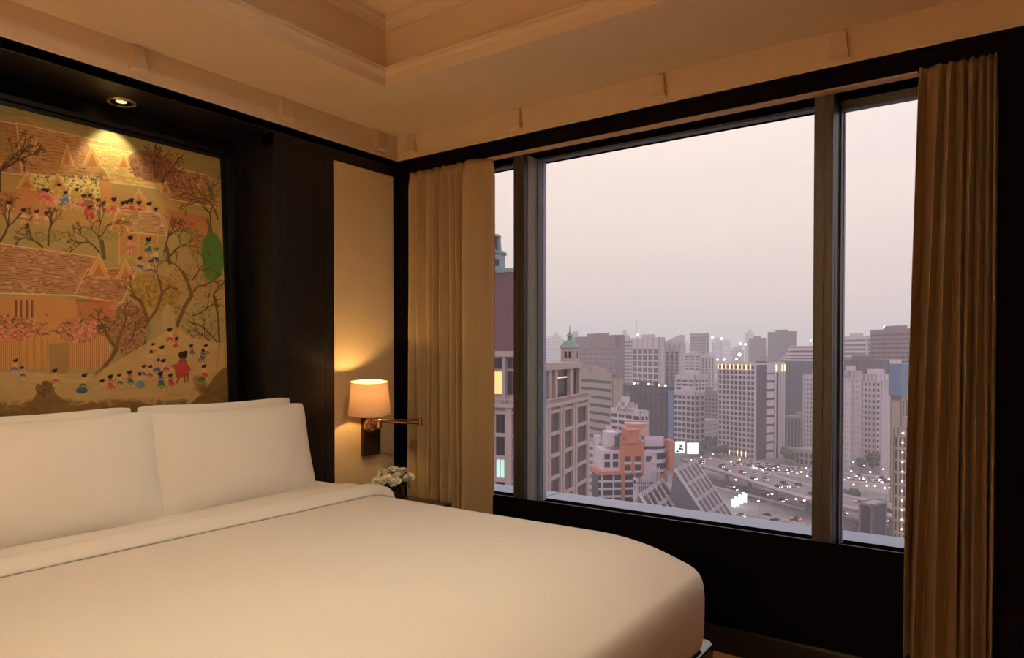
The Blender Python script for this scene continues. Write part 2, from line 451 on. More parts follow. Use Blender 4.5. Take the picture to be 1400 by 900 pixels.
    roof((-90, 150), (60, 176), (40, 240), (-90, 225), (178, 116, 76), 14, browns)
    roof((22, 168), (150, 196), (172, 252), (30, 236), (196, 140, 84), 14, browns)
    roof((120, 196), (215, 216), (236, 262), (152, 248), (212, 168, 92), 13, [(150, 104, 50), (232, 202, 132), (184, 138, 70), (240, 214, 150)])
    roof((205, 222), (285, 240), (300, 285), (232, 272), (182, 124, 88), 12, browns)
    foliage(208, 228, 32, 18, [(140, 84, 66), (112, 66, 52), (160, 98, 76)], 360, (.8, 1.8), .8, (136, 88, 66))
    foliage(236, 248, 14, 18, [(150, 92, 72), (118, 76, 56)], 120, (.8, 1.6))
    tree(214, 244, 1.9, 18, 2, (74, 44, 30)); tree(222, 250, 1.2, 16, 2, (74, 44, 30))
    for (x, y, w, h) in ((92, 200, 9, 27), (126, 200, 14, 30), (169, 210, 9, 20), (226, 250, 7, 14), (275, 246, 11, 24), (50, 196, 8, 20)): gable(x, y, w, h)
    # galleries with people
    poly([(-90, 232), (150, 252), (290, 292), (285, 330), (-90, 300)], (190, 148, 84))
    poly([(42, 236), (140, 250), (138, 290), (40, 268)], (226, 200, 128))
    for _ in range(420): ell(R(44, 140), R(240, 282), R(.7, 1.6), R(.7, 1.6), [(96, 68, 36), (120, 92, 48), (244, 226, 168)][rng.randint(3)], .75)
    poly([(136, 246), (154, 250), (152, 285), (137, 280)], (212, 144, 70))
    poly([(22, 256), (78, 266), (78, 302), (24, 290)], (204, 134, 78)); poly([(-60, 258), (22, 262), (22, 290), (-60, 285)], (186, 124, 78))
    for (x, y) in ((36, 240), (79, 240), (120, 256), (190, 262)): gable(x, y, 13, 18)
    pinks = [(206, 84, 96), (214, 60, 70), (222, 132, 140), (196, 70, 60), (220, 160, 150), (190, 60, 90), (226, 190, 170), (204, 110, 70)]
    for i in range(16):
        x = 68 + i * 9.6 + R(-2, 2); person(x, 283 + (x - 68) * .13 + R(-3, 3), R(17, 24), pinks[rng.randint(8)], pinks[rng.randint(8)], lean=R(-.15, .15))
    for (x, y, c) in ((88, 272, (92, 128, 170)), (80, 262, (196, 158, 48)), (104, 268, (204, 160, 52)), (122, 276, (160, 96, 60)), (58, 268, (210, 90, 100)), (122, 292, (196, 50, 44))):
        ell(x, y, 7, 8, c, .9)
        person(x + 1, y + 10, 20, c, c)
    for (x, y) in ((32, 296), (50, 298), (64, 300), (12, 286)): person(x, y + 12, 22, (220, 176, 150), (200, 130, 110))
    # middle hut
    poly([(-90, 300), (312, 320), (312, 372), (-90, 350)], (176, 148, 92), .8)
    roof((160, 286), (218, 292), (228, 322), (176, 318), (196, 148, 104), 8, browns + [(236, 208, 160)])
    poly([(162, 288), (176, 318), (152, 314)], (206, 140, 74)); line((162, 286), (177, 319), 1.6, (240, 200, 140)); line((162, 286), (151, 314), 1.4, (236, 190, 130))
    poly([(162, 318), (216, 324), (214, 352), (164, 350)], (196, 138, 70))
    for x in (163, 189, 215): line((x, 318), (x, 362), 2.6, (220, 160, 92))
    poly([(226, 285), (286, 298), (284, 316), (230, 312)], (188, 122, 76)); poly([(258, 300), (284, 306), (282, 350), (258, 345)], (194, 130, 76))
    for x in (236, 246, 262): ell(x, 306, 3.5, 2.4, (206, 62, 52))
    person(178, 348, 24, (220, 120, 150), (206, 100, 120)); person(203, 352, 26, (40, 140, 92), (70, 90, 150)); person(213, 362, 22, (222, 190, 176), (60, 90, 140)); person(191, 372, 20, (206, 120, 130), (56, 80, 150)); person(206, 378, 22, (222, 186, 166), (70, 96, 160))
    dark = (72, 58, 32)
    for (x, y, s, an) in ((142, 350, 26, 1.7), (136, 345, 20, 2.3), (225, 345, 22, 1.4), (233, 350, 20, .9), (66, 336, 18, 1.5), (58, 338, 16, 2.4), (290, 322, 30, 1.7), (298, 300, 26, 1.9), (3, 232, 24, .5), (0, 262, 30, 1.6), (0, 330, 24, 1.0)):
        tree(x, y, an, s, 3.2, dark, 5)
    line((142, 352), (139, 330), 8, (104, 84, 50)); line((232, 360), (228, 338), 7, (100, 78, 46)); line((290, 335), (284, 300), 6, (110, 92, 50))
    foliage(60, 322, 30, 9, [(112, 104, 50), (140, 124, 66)], 160, (.7, 1.4), .6); foliage(140, 318, 30, 12, [(120, 110, 56), (150, 132, 72)], 160, (.7, 1.4), .5)
    foliage(262, 330, 18, 18, [(128, 122, 66), (150, 136, 84)], 140, (.7, 1.5), .5); foliage(4, 200, 16, 22, [(150, 128, 50), (172, 140, 60)], 160, (1, 2), .6)
    foliage(278, 262, 24, 16, [(134, 120, 76), (120, 106, 62)], 140, (.8, 1.6), .5)
    for _ in range(30): ell(R(160, 215), R(340, 376), R(3, 6), R(2, 4), (206, 176, 132), .25, 3)
    ell(291, 350, 15, 26, (72, 128, 52), .95, 4); ell(287, 372, 10, 10, (74, 130, 56), .8, 4)
    # big roof at the lower left
    roof((-100, 320), (136, 352), (102, 404), (-100, 398), (188, 134, 100), 20, browns + [(96, 56, 46)])
    roof((120, 368), (188, 366), (166, 414), (102, 404), (182, 126, 92), 14, browns + [(96, 56, 46)])
    gable(135, 352, 15, 28, .25); gable(172, 358, 13, 26, .25)
    poly([(-100, 402), (162, 412), (148, 470), (-100, 450)], (204, 138, 78)); poly([(20, 404), (100, 410), (96, 500), (30, 500)], (206, 140, 76))
    poly([(104, 408), (158, 413), (152, 440), (106, 438)], (190, 114, 58))
    for x in range(-60, 160, 4): line((x, 408), (x - 1, 440), .9, (188, 118, 62), .6)
    for x in (22, 29, 37, 44): line((x, 411), (x, 434), 2.2, (110, 52, 34))
    line((104, 411), (122, 412), 2.4, (90, 130, 50)); line((122, 412), (140, 414), 2.4, (206, 60, 40)); ell(154, 420, 4, 3, (208, 120, 130))
    for (x0, x1, y0, y1) in ((-60, 66, 462, 506), (94, 150, 458, 504)):
        poly([(x0, y0), (x1, y0), (x1, y1), (x0, y1)], (214, 160, 92))
        for x in np.arange(x0, x1, 2.7): line((x, y0 + R(-1, 2)), (x + R(-.5, .5), y1), 1.2, (178, 102, 52))
    foliage(20, 450, 42, 16, [(204, 96, 84), (214, 122, 104), (182, 80, 66), (150, 120, 60), (224, 160, 140)], 520, (.8, 2), .8)
    foliage(106, 452, 30, 16, [(206, 96, 88), (214, 122, 104), (120, 100, 50), (224, 160, 140)], 380, (.8, 2), .8)
    for k in range(26):
        x = R(-20, 130); y = R(430, 460); pline([(x, y), (x + R(-6, 6), y - R(2, 7)), (x + R(-12, 12), y - R(0, 6))], 1.1, (86, 60, 32), .8)
    poly([(66, 470), (94, 468), (92, 512), (68, 512)], (168, 130, 80))
    foliage(144, 446, 12, 14, [(90, 70, 60), (124, 92, 72)], 110, (.8, 1.8)); foliage(178, 452, 26, 34, [(176, 110, 86), (134, 92, 66), (196, 134, 106), (108, 76, 50)], 620, (.8, 1.7), .8, (150, 106, 72))
    foliage(212, 398, 34, 20, [(174, 132, 40), (196, 150, 52), (142, 108, 40)], 420, (1, 2.2), .8, (160, 122, 48)); foliage(232, 420, 14, 12, [(178, 136, 44), (150, 112, 42)], 130, (1, 2.2), .8)
    foliage(264, 386, 36, 26, [(150, 106, 78), (170, 120, 90), (132, 92, 66)], 380, (.7, 1.4), .5)
    foliage(276, 440, 28, 26, [(150, 140, 94), (120, 112, 66), (176, 160, 118)], 460, (.7, 1.5), .7)
    trunk = (116, 84, 44)
    pline([(128, 516), (140, 505), (152, 490), (160, 478), (150, 465), (142, 448)], 7, trunk); pline([(152, 488), (160, 472), (166, 452)], 5, trunk)
    pline([(196, 478), (204, 450), (200, 430), (192, 412), (180, 404)], 7, trunk); pline([(202, 440), (214, 424), (222, 400), (218, 384)], 6, trunk); pline([(222, 400), (232, 392), (242, 396)], 4, trunk)
    pline([(238, 462), (244, 440), (252, 420), (262, 404), (256, 384), (250, 372)], 8, trunk); pline([(260, 404), (270, 392), (280, 390)], 4, trunk)
    pline([(296, 505), (300, 470), (298, 430), (292, 405)], 5, (104, 84, 44)); pline([(258, 440), (276, 446), (292, 462), (302, 474)], 4, trunk)
    for (x, y, an, s) in ((192, 412, 2.4, 16), (218, 386, 1.8, 14), (250, 374, 2.2, 16), (262, 384, .9, 18), (280, 390, .5, 12), (298, 420, 1.8, 18), (262, 432, 0.3, 20), (142, 448, 2, 12), (168, 450, 1.3, 16), (176, 470, 1.0, 18), (292, 470, 2.6, 16)):
        tree(x, y, an, s, 2.4, (84, 58, 32), 4)
    ell(230, 440, 9, 20, (186, 160, 112), .8, 3); ell(206, 462, 7, 18, (160, 150, 96), .7, 3); ell(166, 496, 12, 9, (156, 150, 90), .85, 3)
    # sandy clearing with children
    poly([(-100, 506), (130, 512), (200, 470), (240, 446), (262, 462), (306, 470), (308, 530), (250, 556), (-100, 570)], (206, 164, 106), .8)
    for _ in range(140): ell(R(-60, 300), R(505, 550), R(5, 18), R(2, 5), [(214, 176, 118), (190, 148, 92)][rng.randint(2)], .25, 5)
    cs = [(196, 44, 48), (64, 92, 150), (206, 120, 90), (56, 120, 72), (210, 70, 60), (150, 90, 120), (206, 150, 120), (190, 60, 40)]
    for (x, y, h) in ((20, 512, 20), (32, 520, 18), (76, 530, 24), (114, 536, 24), (140, 540, 20), (152, 538, 24), (164, 530, 18), (178, 530, 22), (192, 532, 22), (204, 520, 20), (214, 515, 24), (222, 496, 22), (232, 472, 22), (240, 480, 18), (206, 500, 20), (220, 536, 26), (234, 532, 20), (276, 500, 22), (280, 520, 20), (228, 512, 20), (262, 488, 16), (196, 518, 18), (212, 486, 16), (284, 488, 16)):
        person(x + R(-1, 1), y, h, None if R(0, 1) < .5 else cs[rng.randint(8)], cs[rng.randint(8)], lean=R(-.2, .2))
    ell(112, 534, 8, 4, (66, 88, 148)); ell(192, 526, 6, 5, (110, 136, 170)); ell(276, 519, 5, 3, (40, 130, 70))
    person(250, 523, 40, (146, 84, 60), (200, 32, 38), (146, 84, 60)); ell(249, 503, 11, 5, (200, 32, 38)); line((240, 508), (244, 520), 3.5, (140, 80, 56)); line((258, 508), (256, 522), 3.5, (140, 80, 56))
    # rocks along the lower edge
    rk = (124, 88, 44)
    poly([(-100, 545), (-10, 552), (0, 550), (8, 560), (30, 562), (46, 545), (60, 520), (78, 540), (100, 556), (128, 550), (150, 556), (172, 548), (200, 552), (225, 556), (260, 552), (280, 535), (292, 516), (303, 505), (314, 500), (314, 600), (-100, 600)], rk, .9)
    for _ in range(320):
        x = R(-60, 312); y = R(548, 572) if x < 270 else R(515, 560)
        ell(x, y, R(3, 9), R(2, 4), [(146, 106, 56), (106, 74, 38), (134, 94, 48)][rng.randint(3)], .4, 3)
    foliage(62, 532, 12, 10, [(104, 76, 40), (130, 96, 52)], 90, (1.2, 3), .8)
    img = img * .80 + np.array((196, 158, 104)) * .20
    img += rng.normal(0, 4.0, img.shape)
    img = np.clip(img, 0, 255) / 255.0
    colr = np.where(img <= .04045, img / 12.92, ((img + .055) / 1.055) ** 2.4)
    colr = colr * (colr / .28) ** .32
    grey = colr.mean(-1, keepdims=True); colr = colr * .84 + grey * .16
    colr = np.clip(colr * np.array((.88, 1.02, .98)), 0, .92)
    gx, gz = np.meshgrid(np.linspace(0, 1, W), np.linspace(0, 1, Hh))
    rr = np.random.RandomState(2)
    co = np.stack([CX0 + gx * (CX1 - CX0), PB[0] + gz * ny, PB[1] + gz * nz_], -1).reshape(-1, 3)
    org = np.array([1.5875, 3.41, 1.105]); co = co - org
    me = bpy.data.meshes.new('canvas')
    nv, nf = W * Hh, (W - 1) * (Hh - 1)
    me.vertices.add(nv); me.vertices.foreach_set('co', co.ravel())
    idx = np.arange(nv).reshape(Hh, W)
    quads = np.stack([idx[:-1, :-1], idx[:-1, 1:], idx[1:, 1:], idx[1:, :-1]], -1).reshape(-1)
    me.loops.add(nf * 4); me.loops.foreach_set('vertex_index', quads.astype(np.int32))
    me.polygons.add(nf); me.polygons.foreach_set('loop_start', np.arange(0, nf * 4, 4, dtype=np.int32))
    me.update(calc_edges=True)
    ca = me.color_attributes.new('paint', 'FLOAT_COLOR', 'POINT')
    rgba = np.concatenate([colr.reshape(-1, 3), np.ones((nv, 1))], 1)
    ca.data.foreach_set('color', rgba.ravel())
    m = bpy.data.materials.new('painted_canvas'); m.use_nodes = True
    n, l = m.node_tree.nodes, m.node_tree.links; bs = n['Principled BSDF']
    at = n.new('ShaderNodeVertexColor'); at.layer_name = 'paint'; l.new(at.outputs[0], bs.inputs['Base Color'])
    bs.inputs['Roughness'].default_value = .8; bs.inputs['Specular IOR Level'].default_value = .2
    me.materials.append(m)
    return me
mural = root('mural_painting', (1.5875, 3.41, 1.105), 'large painted village mural hanging in the dark niche above the bed', 'painting')
cv = bpy.data.objects.new('canvas', build_mural()); COL.objects.link(cv); cv.parent = mural
b = MB()
b.add([(CX0, PB[0] + .003, PB[1]), (CX1, PB[0] + .003, PB[1]), (CX1, PT[0] + .003, PT[1]), (CX0, PT[0] + .003, PT[1]),
       (CX0, PB[0] + .018, PB[1]), (CX1, PB[0] + .018, PB[1]), (CX1, PT[0] + .018, PT[1]), (CX0, PT[0] + .018, PT[1])],
      [(0, 1, 2, 3), (7, 6, 5, 4), (0, 4, 5, 1), (1, 5, 6, 2), (2, 6, 7, 3), (3, 7, 4, 0)])
b.build('stretcher', M_black, mural)
b = MB()
def fr_bar(x0, x1, s0, s1, d0, d1):      # s along the leaning canvas
    P = lambda x, s, d: (x, PB[0] + (PT[0] - PB[0]) * s - d, PB[1] + (PT[1] - PB[1]) * s)
    vs = [P(x0, s0, d0), P(x1, s0, d0), P(x1, s1, d0), P(x0, s1, d0), P(x0, s0, d1), P(x1, s0, d1), P(x1, s1, d1), P(x0, s1, d1)]
    b.add(vs, [(0, 1, 2, 3), (7, 6, 5, 4), (0, 4, 5, 1), (1, 5, 6, 2), (2, 6, 7, 3), (3, 7, 4, 0)])
for k, (w0, w1, d) in enumerate(((.0, .022, -.006), (.026, .048, .012))):
    fr_bar(CX1 + w0, CX1 + w1, -.012, 1 + w1 / 1.33, -.02, d); fr_bar(CX0 - w1, CX0 - w0, -.012, 1 + w1 / 1.33, -.02, d)
    fr_bar(CX0 - w1, CX1 + w1, 1 + w0 / 1.33, 1 + w1 / 1.33, -.02, d); fr_bar(CX0 - w1, CX1 + w1, -.024 + .012 * k, -.012 + .012 * k, -.02, d)
b.build('picture_frame', M_black, mural)

dl = root('niche_downlight', (1.637, 3.375, NZ1), 'round chrome downlight in the niche ceiling above the mural', 'ceiling light')
M_ring = mat('brushed_steel_ring', (205, 180, 150), rough=.35, metal=.9)
M_refl = mat('faceted_reflector', (225, 225, 215), rough=.12, metal=1.0)
b = MB(); b.lathe([(.062, .0), (.062, -.006), (.055, -.009), (.046, -.006), (.045, .002), (.062, .002)], dl.location, 36); b.build('trim_ring', M_ring, dl, smooth=True)
b = MB()
for i in range(24):
    a0, a1 = 2 * math.pi * i / 24, 2 * math.pi * (i + 1) / 24; c = dl.location
    q = lambda r, a, z: (c[0] + r * math.cos(a), c[1] + r * math.sin(a), c[2] + z)
    b.add([q(.044, a0, -.007), q(.044, a1, -.007), q(.022, a1, -.001 - .002 * (i % 2)), q(.022, a0, -.001 - .002 * (i % 2))], [(0, 1, 2, 3)])
b.build('reflector', M_refl, dl)
M_lampface = mat('lit_halogen_face', (255, 240, 200), emit=(255, 225, 160), estr=1.3)
b = MB(); b.lathe([(.0001, -.002), (.018, -.002), (.024, -.001)], dl.location, 20); b.build('lamp_face', M_lampface, dl)
# hole for the reflector lies in the niche ceiling board: the lamp sits just below it
light('niche_spot', 'SPOT', (1.637, 3.375, NZ1 - .03), 6.5, (1.0, .92, .58), (math.radians(14), 0, 0), parent=dl, spot_size=math.radians(78), spot_blend=.55, shadow_soft_size=.012)

# ------------------------------------------------------------------ bed
BX0, BX1, BY0, BY1 = 0.59, 2.59, 0.93, 3.12
bed = root('bed', ((BX0 + BX1) / 2, (BY0 + BY1) / 2, ZL), 'king-size bed with a glossy dark base against the headboard wall', 'bed')
def rrect(x0, x1, y0, y1, r, n=10):
    pts = []
    for (cx, cy, a0) in ((x1 - r, y1 - r, 0), (x0 + r, y1 - r, 90), (x0 + r, y0 + r, 180), (x1 - r, y0 + r, 270)):
        for i in range(n + 1):
            a = math.radians(a0 + 90 * i / n); pts.append((cx + r * math.cos(a), cy + r * math.sin(a)))
    return pts
M_base = mat('glossy_black_bed_base', (22, 22, 26), rough=.12, coat=.6)
b = MB(); b.prism(rrect(BX0 - .035, BX1 + .035, BY0 - .035, BY1, .04, 5), .10, .285); b.build('bed_base', M_base, bed, bevel=.008)
for (x, y) in ((BX0 + .08, BY0 + .08), (BX1 - .08, BY0 + .08), (BX0 + .08, BY1 - .1), (BX1 - .08, BY1 - .1)):
    b = MB(); b.prism(rrect(x - .04, x + .04, y - .04, y + .04, .01, 2), ZL, .10); b.build('leg', M_base, bed)
b = MB(); b.prism(rrect(BX0 + .06, BX1 - .06, BY0 + .06, BY1 - .02, .08, 5), .286, .56); b.build('mattress', M_sheet, bed, bevel=.03)

def duvet_top(x, y):                # height of the bedding top surface
    fx = min(x - BX0, BX1 - x); fy = y - BY0
    d = lambda q, w, h: h * max(0.0, 1 - q / w) ** 2.2
    z = .672
    z -= d(max(fx, 0), .16, .036) + d(max(fy, 0), .44, .095)
    z += .004 * math.sin(x * 3.1 + 1.0) * math.sin(y * 2.3) 
    return z
def bed_cover(name, label, cat, y0, y1, lift, m, zlow, rc, grow=0.0):
    """lift(y) = height above the bedding; closed sheet with rounded foot corners and skirts"""
    NX, NY_ = 90, 100
    vs, fs = [], []
    x0, x1 = BX0 - grow, BX1 + grow
    def P(u, v):
        # u,v in [-1,1]; square-to-rounded mapping for the foot corners only
        x = (x0 + x1) / 2 + u * (x1 - x0) / 2; y = y0 + (v + 1) / 2 * (y1 - y0)
        return x, y
    for j in range(NY_ + 1):
        for i in range(NX + 1):
            u = -1 + 2 * i / NX; v = -1 + 2 * j / NY_
            u = math.sin(u * math.pi / 2 * .999) * .35 + u * .65
            x, y = P(u, v)
            if rc:
                # pull grid points inside the rounded foot corners
                for sx in (-1, 1):
                    cx = (x1 - rc) if sx > 0 else (x0 + rc); cy = y0 + rc
                    dx, dy = (x - cx) * sx, cy - y
                    if dx > 0 and dy > 0:
                        mx = max(dx, dy); L = math.hypot(dx, dy)
                        if L > 1e-6: k = mx / L; x = cx + sx * dx * k; y = cy - dy * k
            vs.append((x, y, duvet_top(x, y) + lift(y, x)))
    idx = lambda i, j: j * (NX + 1) + i
    for j in range(NY_):
        for i in range(NX): fs.append((idx(i, j), idx(i + 1, j), idx(i + 1, j + 1), idx(i, j + 1)))
    # boundary loop: right side from the head down to the foot, across, and back up
    loop = [idx(0, j) for j in range(NY_, -1, -1)] + [idx(i, 0) for i in range(1, NX + 1)] + [idx(NX, j) for j in range(1, NY_ + 1)]
    prev = loop; L = len(loop)
    cx, cy = (x0 + x1) / 2, (y0 + y1) / 2 + 3
    prof = ((.012, -.006), (.022, -.018), (.030, -.036), (.035, -.06), (.037, -.10), (.036, -.16), (.034, -.22), (.028, -.27), (.016, -.30), (-.004, -.318), (-.03, -.325))
    base = [vs[k] for k in loop]
    nrm = []
    for k in range(L):
        a = base[max(0, k - 1)]; c = base[min(L - 1, k + 1)]
        tx, ty = c[0] - a[0], c[1] - a[1]; ll = math.hypot(tx, ty) or 1
        nrm.append((ty / ll * 1.0, -tx / ll * 1.0))
    sgn = -1 if (nrm[10][0] * (base[10][0] - cx)) < 0 else 1
    for (o_, dz) in prof:
        cur = []
        for k in range(L):
            p = base[k]; zz = p[2] + dz
            wob = .003 * math.sin(k * .21) * min(1, -dz * 4)
            vs.append((p[0] + sgn * nrm[k][0] * (o_ + wob), p[1] + sgn * nrm[k][1] * (o_ + wob), max(zz, zlow)))
            cur.append(len(vs) - 1)
        for k in range(L - 1): fs.append((prev[k + 1], prev[k], cur[k], cur[k + 1]))
        prev = cur
    b = MB(); b.add(vs, fs)
    return b, loop
bd, _ = bed_cover('duvet', '', '', BY0 + .0, BY1, lambda y, x: 0.0, M_sheet, .29, .13)
dv = bd.build('duvet', M_sheet, smooth=True, origin=((BX0 + BX1) / 2, BY0, .5))
tag(dv, 'smooth white duvet tucked tightly over the whole bed', 'duvet')
# top sheet folded back over the duvet
FY = 2.585
def fold(y, x):
    s = y - FY
    if s < 0: return .002
    r = min(1, s / .020)
    roll = .024 * math.sin(min(1, r) * math.pi / 2)
    hump = .030 * math.exp(-((s - .050) / .038) ** 2)
    tail = .012 * math.exp(-((s - .21) / .05) ** 2)
    wv = .003 * math.sin(x * 5 + s * 9)
    return roll + (hump + tail + wv) * r
NXS, rows = 120, []
ys = [FY - .0005, FY, FY + .003, FY + .007, FY + .012, FY + .017] + [FY + .025 + .011 * i for i in range(47)]
ys = [y for y in ys if y < BY1 + .012]
b = MB(); vs = []; cross = []
for i in range(NXS + 1): cross.append((BX0 + (BX1 - BX0) * i / NXS, 0, 0, 0))
sides = [(.014, -.004), (.027, -.016), (.036, -.034), (.041, -.06), (.043, -.10), (.042, -.16), (.040, -.22), (.030, -.28)]
cols = [(BX0, -o_, dz) for o_, dz in sides[::-1]] + [(c[0], 0, 0) for c in cross] + [(BX1, o_, dz) for o_, dz in sides]
UNDER = {0: (.020, -.004), 1: (.010, .001), 2: (.003, .003), 3: (.000, .008), 4: (.002, .014), 5: (.008, .020)}
for j, y in enumerate(ys):
    if j in UNDER: y = FY + UNDER[j][0]
    wig = lambda x: .006 * math.sin(x * 2.2 + .4)
    for (x, o_, dz) in cols:
        yy = y + wig(x)
        z = duvet_top(x, max(yy, BY0)) + dz * .98
        lf = UNDER[j][1] if j in UNDER else fold(y, x)
        k = 1.0 if o_ == 0 else max(0.0, 1 + dz / .3)
        if o_ == 0: z += lf
        else: z += lf * k
        vs.append((x + o_ * (1 + lf * 6 * (1 if o_ else 0)), yy, z))
nc = len(cols)
b.add(vs, [(j * nc + i, j * nc + i + 1, (j + 1) * nc + i + 1, (j + 1) * nc + i) for j in range(len(ys) - 1) for i in range(nc - 1)])
fs_ = b.build('folded_sheet', M_sheet, smooth=True, origin=((BX0 + BX1) / 2, FY, .6))
tag(fs_, 'white top sheet folded back in a band over the duvet below the pillows', 'sheet')

def pillow(cx, yb, zb, w, h, T, lean, label, seed, yaw=0.0, group='white pillows against the headboard wall'):
    """stands on its long edge at (cx, yb, zb), leaning back by `lean` radians"""
    rng = random.Random(seed); N, Mv = 48, 36
    vs, fs = [], []
    ph = [rng.uniform(0, 6.28) for _ in range(8)]
    def surf(u, v, sgn):
        # outline: sides pulled in a little between the pointed corners
        px_ = u * w / 2 * (1 - .04 * (1 - v * v) * abs(u) ** 3 - .035 * abs(v) ** 7)
        pz = (v * h / 2) * (1 - .06 * (1 - u * u) * abs(v) ** 3 - .05 * abs(u) ** 9)
        k = max(0, (1 - abs(u) ** 2.6)) ** .55 * max(0, (1 - abs(v) ** 2.4)) ** .55
        sag = 1 - .18 * v
        t = T / 2 * k * sag
        t += .004 * k * math.sin(5 * u + ph[0]) * math.sin(4 * v + ph[1]) + .003 * math.sin(9 * u + ph[2] + 3 * v) * k
        return px_, sgn * t, pz + h / 2
    for sgn in (-1, 1):
        for j in range(Mv + 1):
            for i in range(N + 1):
                u = math.sin((-1 + 2 * i / N) * math.pi / 2); v = math.sin((-1 + 2 * j / Mv) * math.pi / 2)
                x, y, z = surf(u, v, sgn)
                y2 = y * math.cos(lean) + z * math.sin(lean); z2 = -y * math.sin(lean) + z * math.cos(lean)
                vs.append((cx + x * math.cos(yaw) - y2 * math.sin(yaw), yb + y2 * math.cos(yaw) + x * math.sin(yaw), zb + z2))
    n1 = (N + 1) * (Mv + 1)
    for s in (0, 1):
        for j in range(Mv):
            for i in range(N):
                q = [s * n1 + j * (N + 1) + i, s * n1 + j * (N + 1) + i + 1, s * n1 + (j + 1) * (N + 1) + i + 1, s * n1 + (j + 1) * (N + 1) + i]
                fs.append(tuple(q if s == 0 else q[::-1]))
    b = MB(); b.add(vs, fs)
    o = b.build('pillow', M_pillow, smooth=True, origin=(cx, yb, zb))
    w_ = o.modifiers.new('weld', 'WELD'); w_.merge_threshold = .0015
    tag(o, label, 'pillow', group)
    return o
pillow(1.962, 2.925, .668, .87, .475, .165, math.radians(13), 'front white pillow on the window side of the bed', 3)
pillow(1.955, 3.065, .69, .82, .47, .09, math.radians(4), 'rear white pillow on the window side, half hidden behind the front one', 5)
pillow(1.15, 2.900, .668, .86, .485, .165, math.radians(13), 'front white pillow at the left edge of the photo', 8)
pillow(1.13, 3.06, .69, .82, .47, .09, math.radians(4), 'rear white pillow at the left edge, its top showing under the mural', 9)

# ------------------------------------------------------------------ nightstand, vase, roses
ns = root('nightstand', (2.91, 2.89, ZL), 'dark wooden nightstand in the corner between bed and curtain', 'nightstand')
M_ns = mat('dark_walnut_veneer', (58, 38, 28), rough=.35, noise=.2, scale=10, stretch=(1, 1, .1), coat=.3)
b = MB(); b.box(2.68, 3.14, 2.64, 3.155, .485, .51); b.build('tabletop', M_ns, ns, bevel=.003)
b = MB(); b.box(2.70, 3.12, 2.665, 3.15, .10, .484); b.build('cabinet_body', M_ns, ns, bevel=.003)
for z0, z1 in ((.30, .47), (.115, .285)):
    b = MB(); b.box(2.715, 3.105, 2.650, 2.664, z0, z1); d = b.build('drawer', M_ns, ns, bevel=.002)
    b = MB(); b.tube((2.87, 2.635, (z0 + z1) / 2), (2.95, 2.635, (z0 + z1) / 2), .005); b.tube((2.875, 2.635, (z0 + z1) / 2), (2.875, 2.652, (z0 + z1) / 2), .004); b.tube((2.945, 2.635, (z0 + z1) / 2), (2.945, 2.652, (z0 + z1) / 2), .004)
    b.build('handle', M_brass, d)
for (x, y) in ((2.72, 2.68), (3.10, 2.68), (2.72, 3.13), (3.10, 3.13)):
    b = MB(); b.tube((x, y, ZL), (x, y, .10), .012, .017); b.build('leg', M_ns, ns)
VX, VY = 2.955, 2.93
vase = root('glass_vase', (VX, VY, .51), 'low round glass vase holding the white roses on the nightstand', 'vase')
M_vglass = mat('dark_vase_glass', (120, 130, 110), rough=.05); M_vglass.node_tree.nodes['Principled BSDF'].inputs['Transmission Weight'].default_value = .85
b = MB(); b.lathe([(.001, .004), (.052, .004), (.060, .02), (.064, .06), (.060, .095), (.056, .10), (.058, .06), (.054, .022), (.046, .012), (.001, .012)], (VX, VY, .51), 28); b.build('vase_body', M_vglass, vase, smooth=True)
M_leaf = mat('dark_green_leaf', (58, 74, 38), rough=.6, noise=.2, scale=40)
b = MB(); rg = random.Random(3)
for i in range(22):
    a = rg.uniform(0, 6.28); r0, r1 = .02, rg.uniform(.05, .085); z0 = .575 + rg.uniform(0, .02); z1 = z0 + rg.uniform(.01, .035)
    d = Vector((math.cos(a), math.sin(a), 0)); s = Vector((-math.sin(a), math.cos(a), 0)) * .014
    c = Vector((VX, VY, 0))
    p0, p1, pm = c + d * r0 + Vector((0, 0, z0)), c + d * r1 + Vector((0, 0, z1)), c + d * (r0 + r1) / 2 + Vector((0, 0, (z0 + z1) / 2 + .008))
    b.add([p0, pm - s, p1, pm + s, pm + Vector((0, 0, .004))], [(0, 1, 4), (1, 2, 4), (2, 3, 4), (3, 0, 4)])
b.build('leaves', M_leaf, vase)
vase.children[-1]['kind'] = 'stuff'
M_rose = mat('creamy_white_petal', (252, 248, 228), rough=.7, noise=.03, scale=60, sheen=.4)
M_rose.node_tree.nodes['Principled BSDF'].inputs['Subsurface Weight'].default_value = .35
M_rose.node_tree.nodes['Principled BSDF'].inputs['Subsurface Radius'].default_value = (.02, .018, .012)
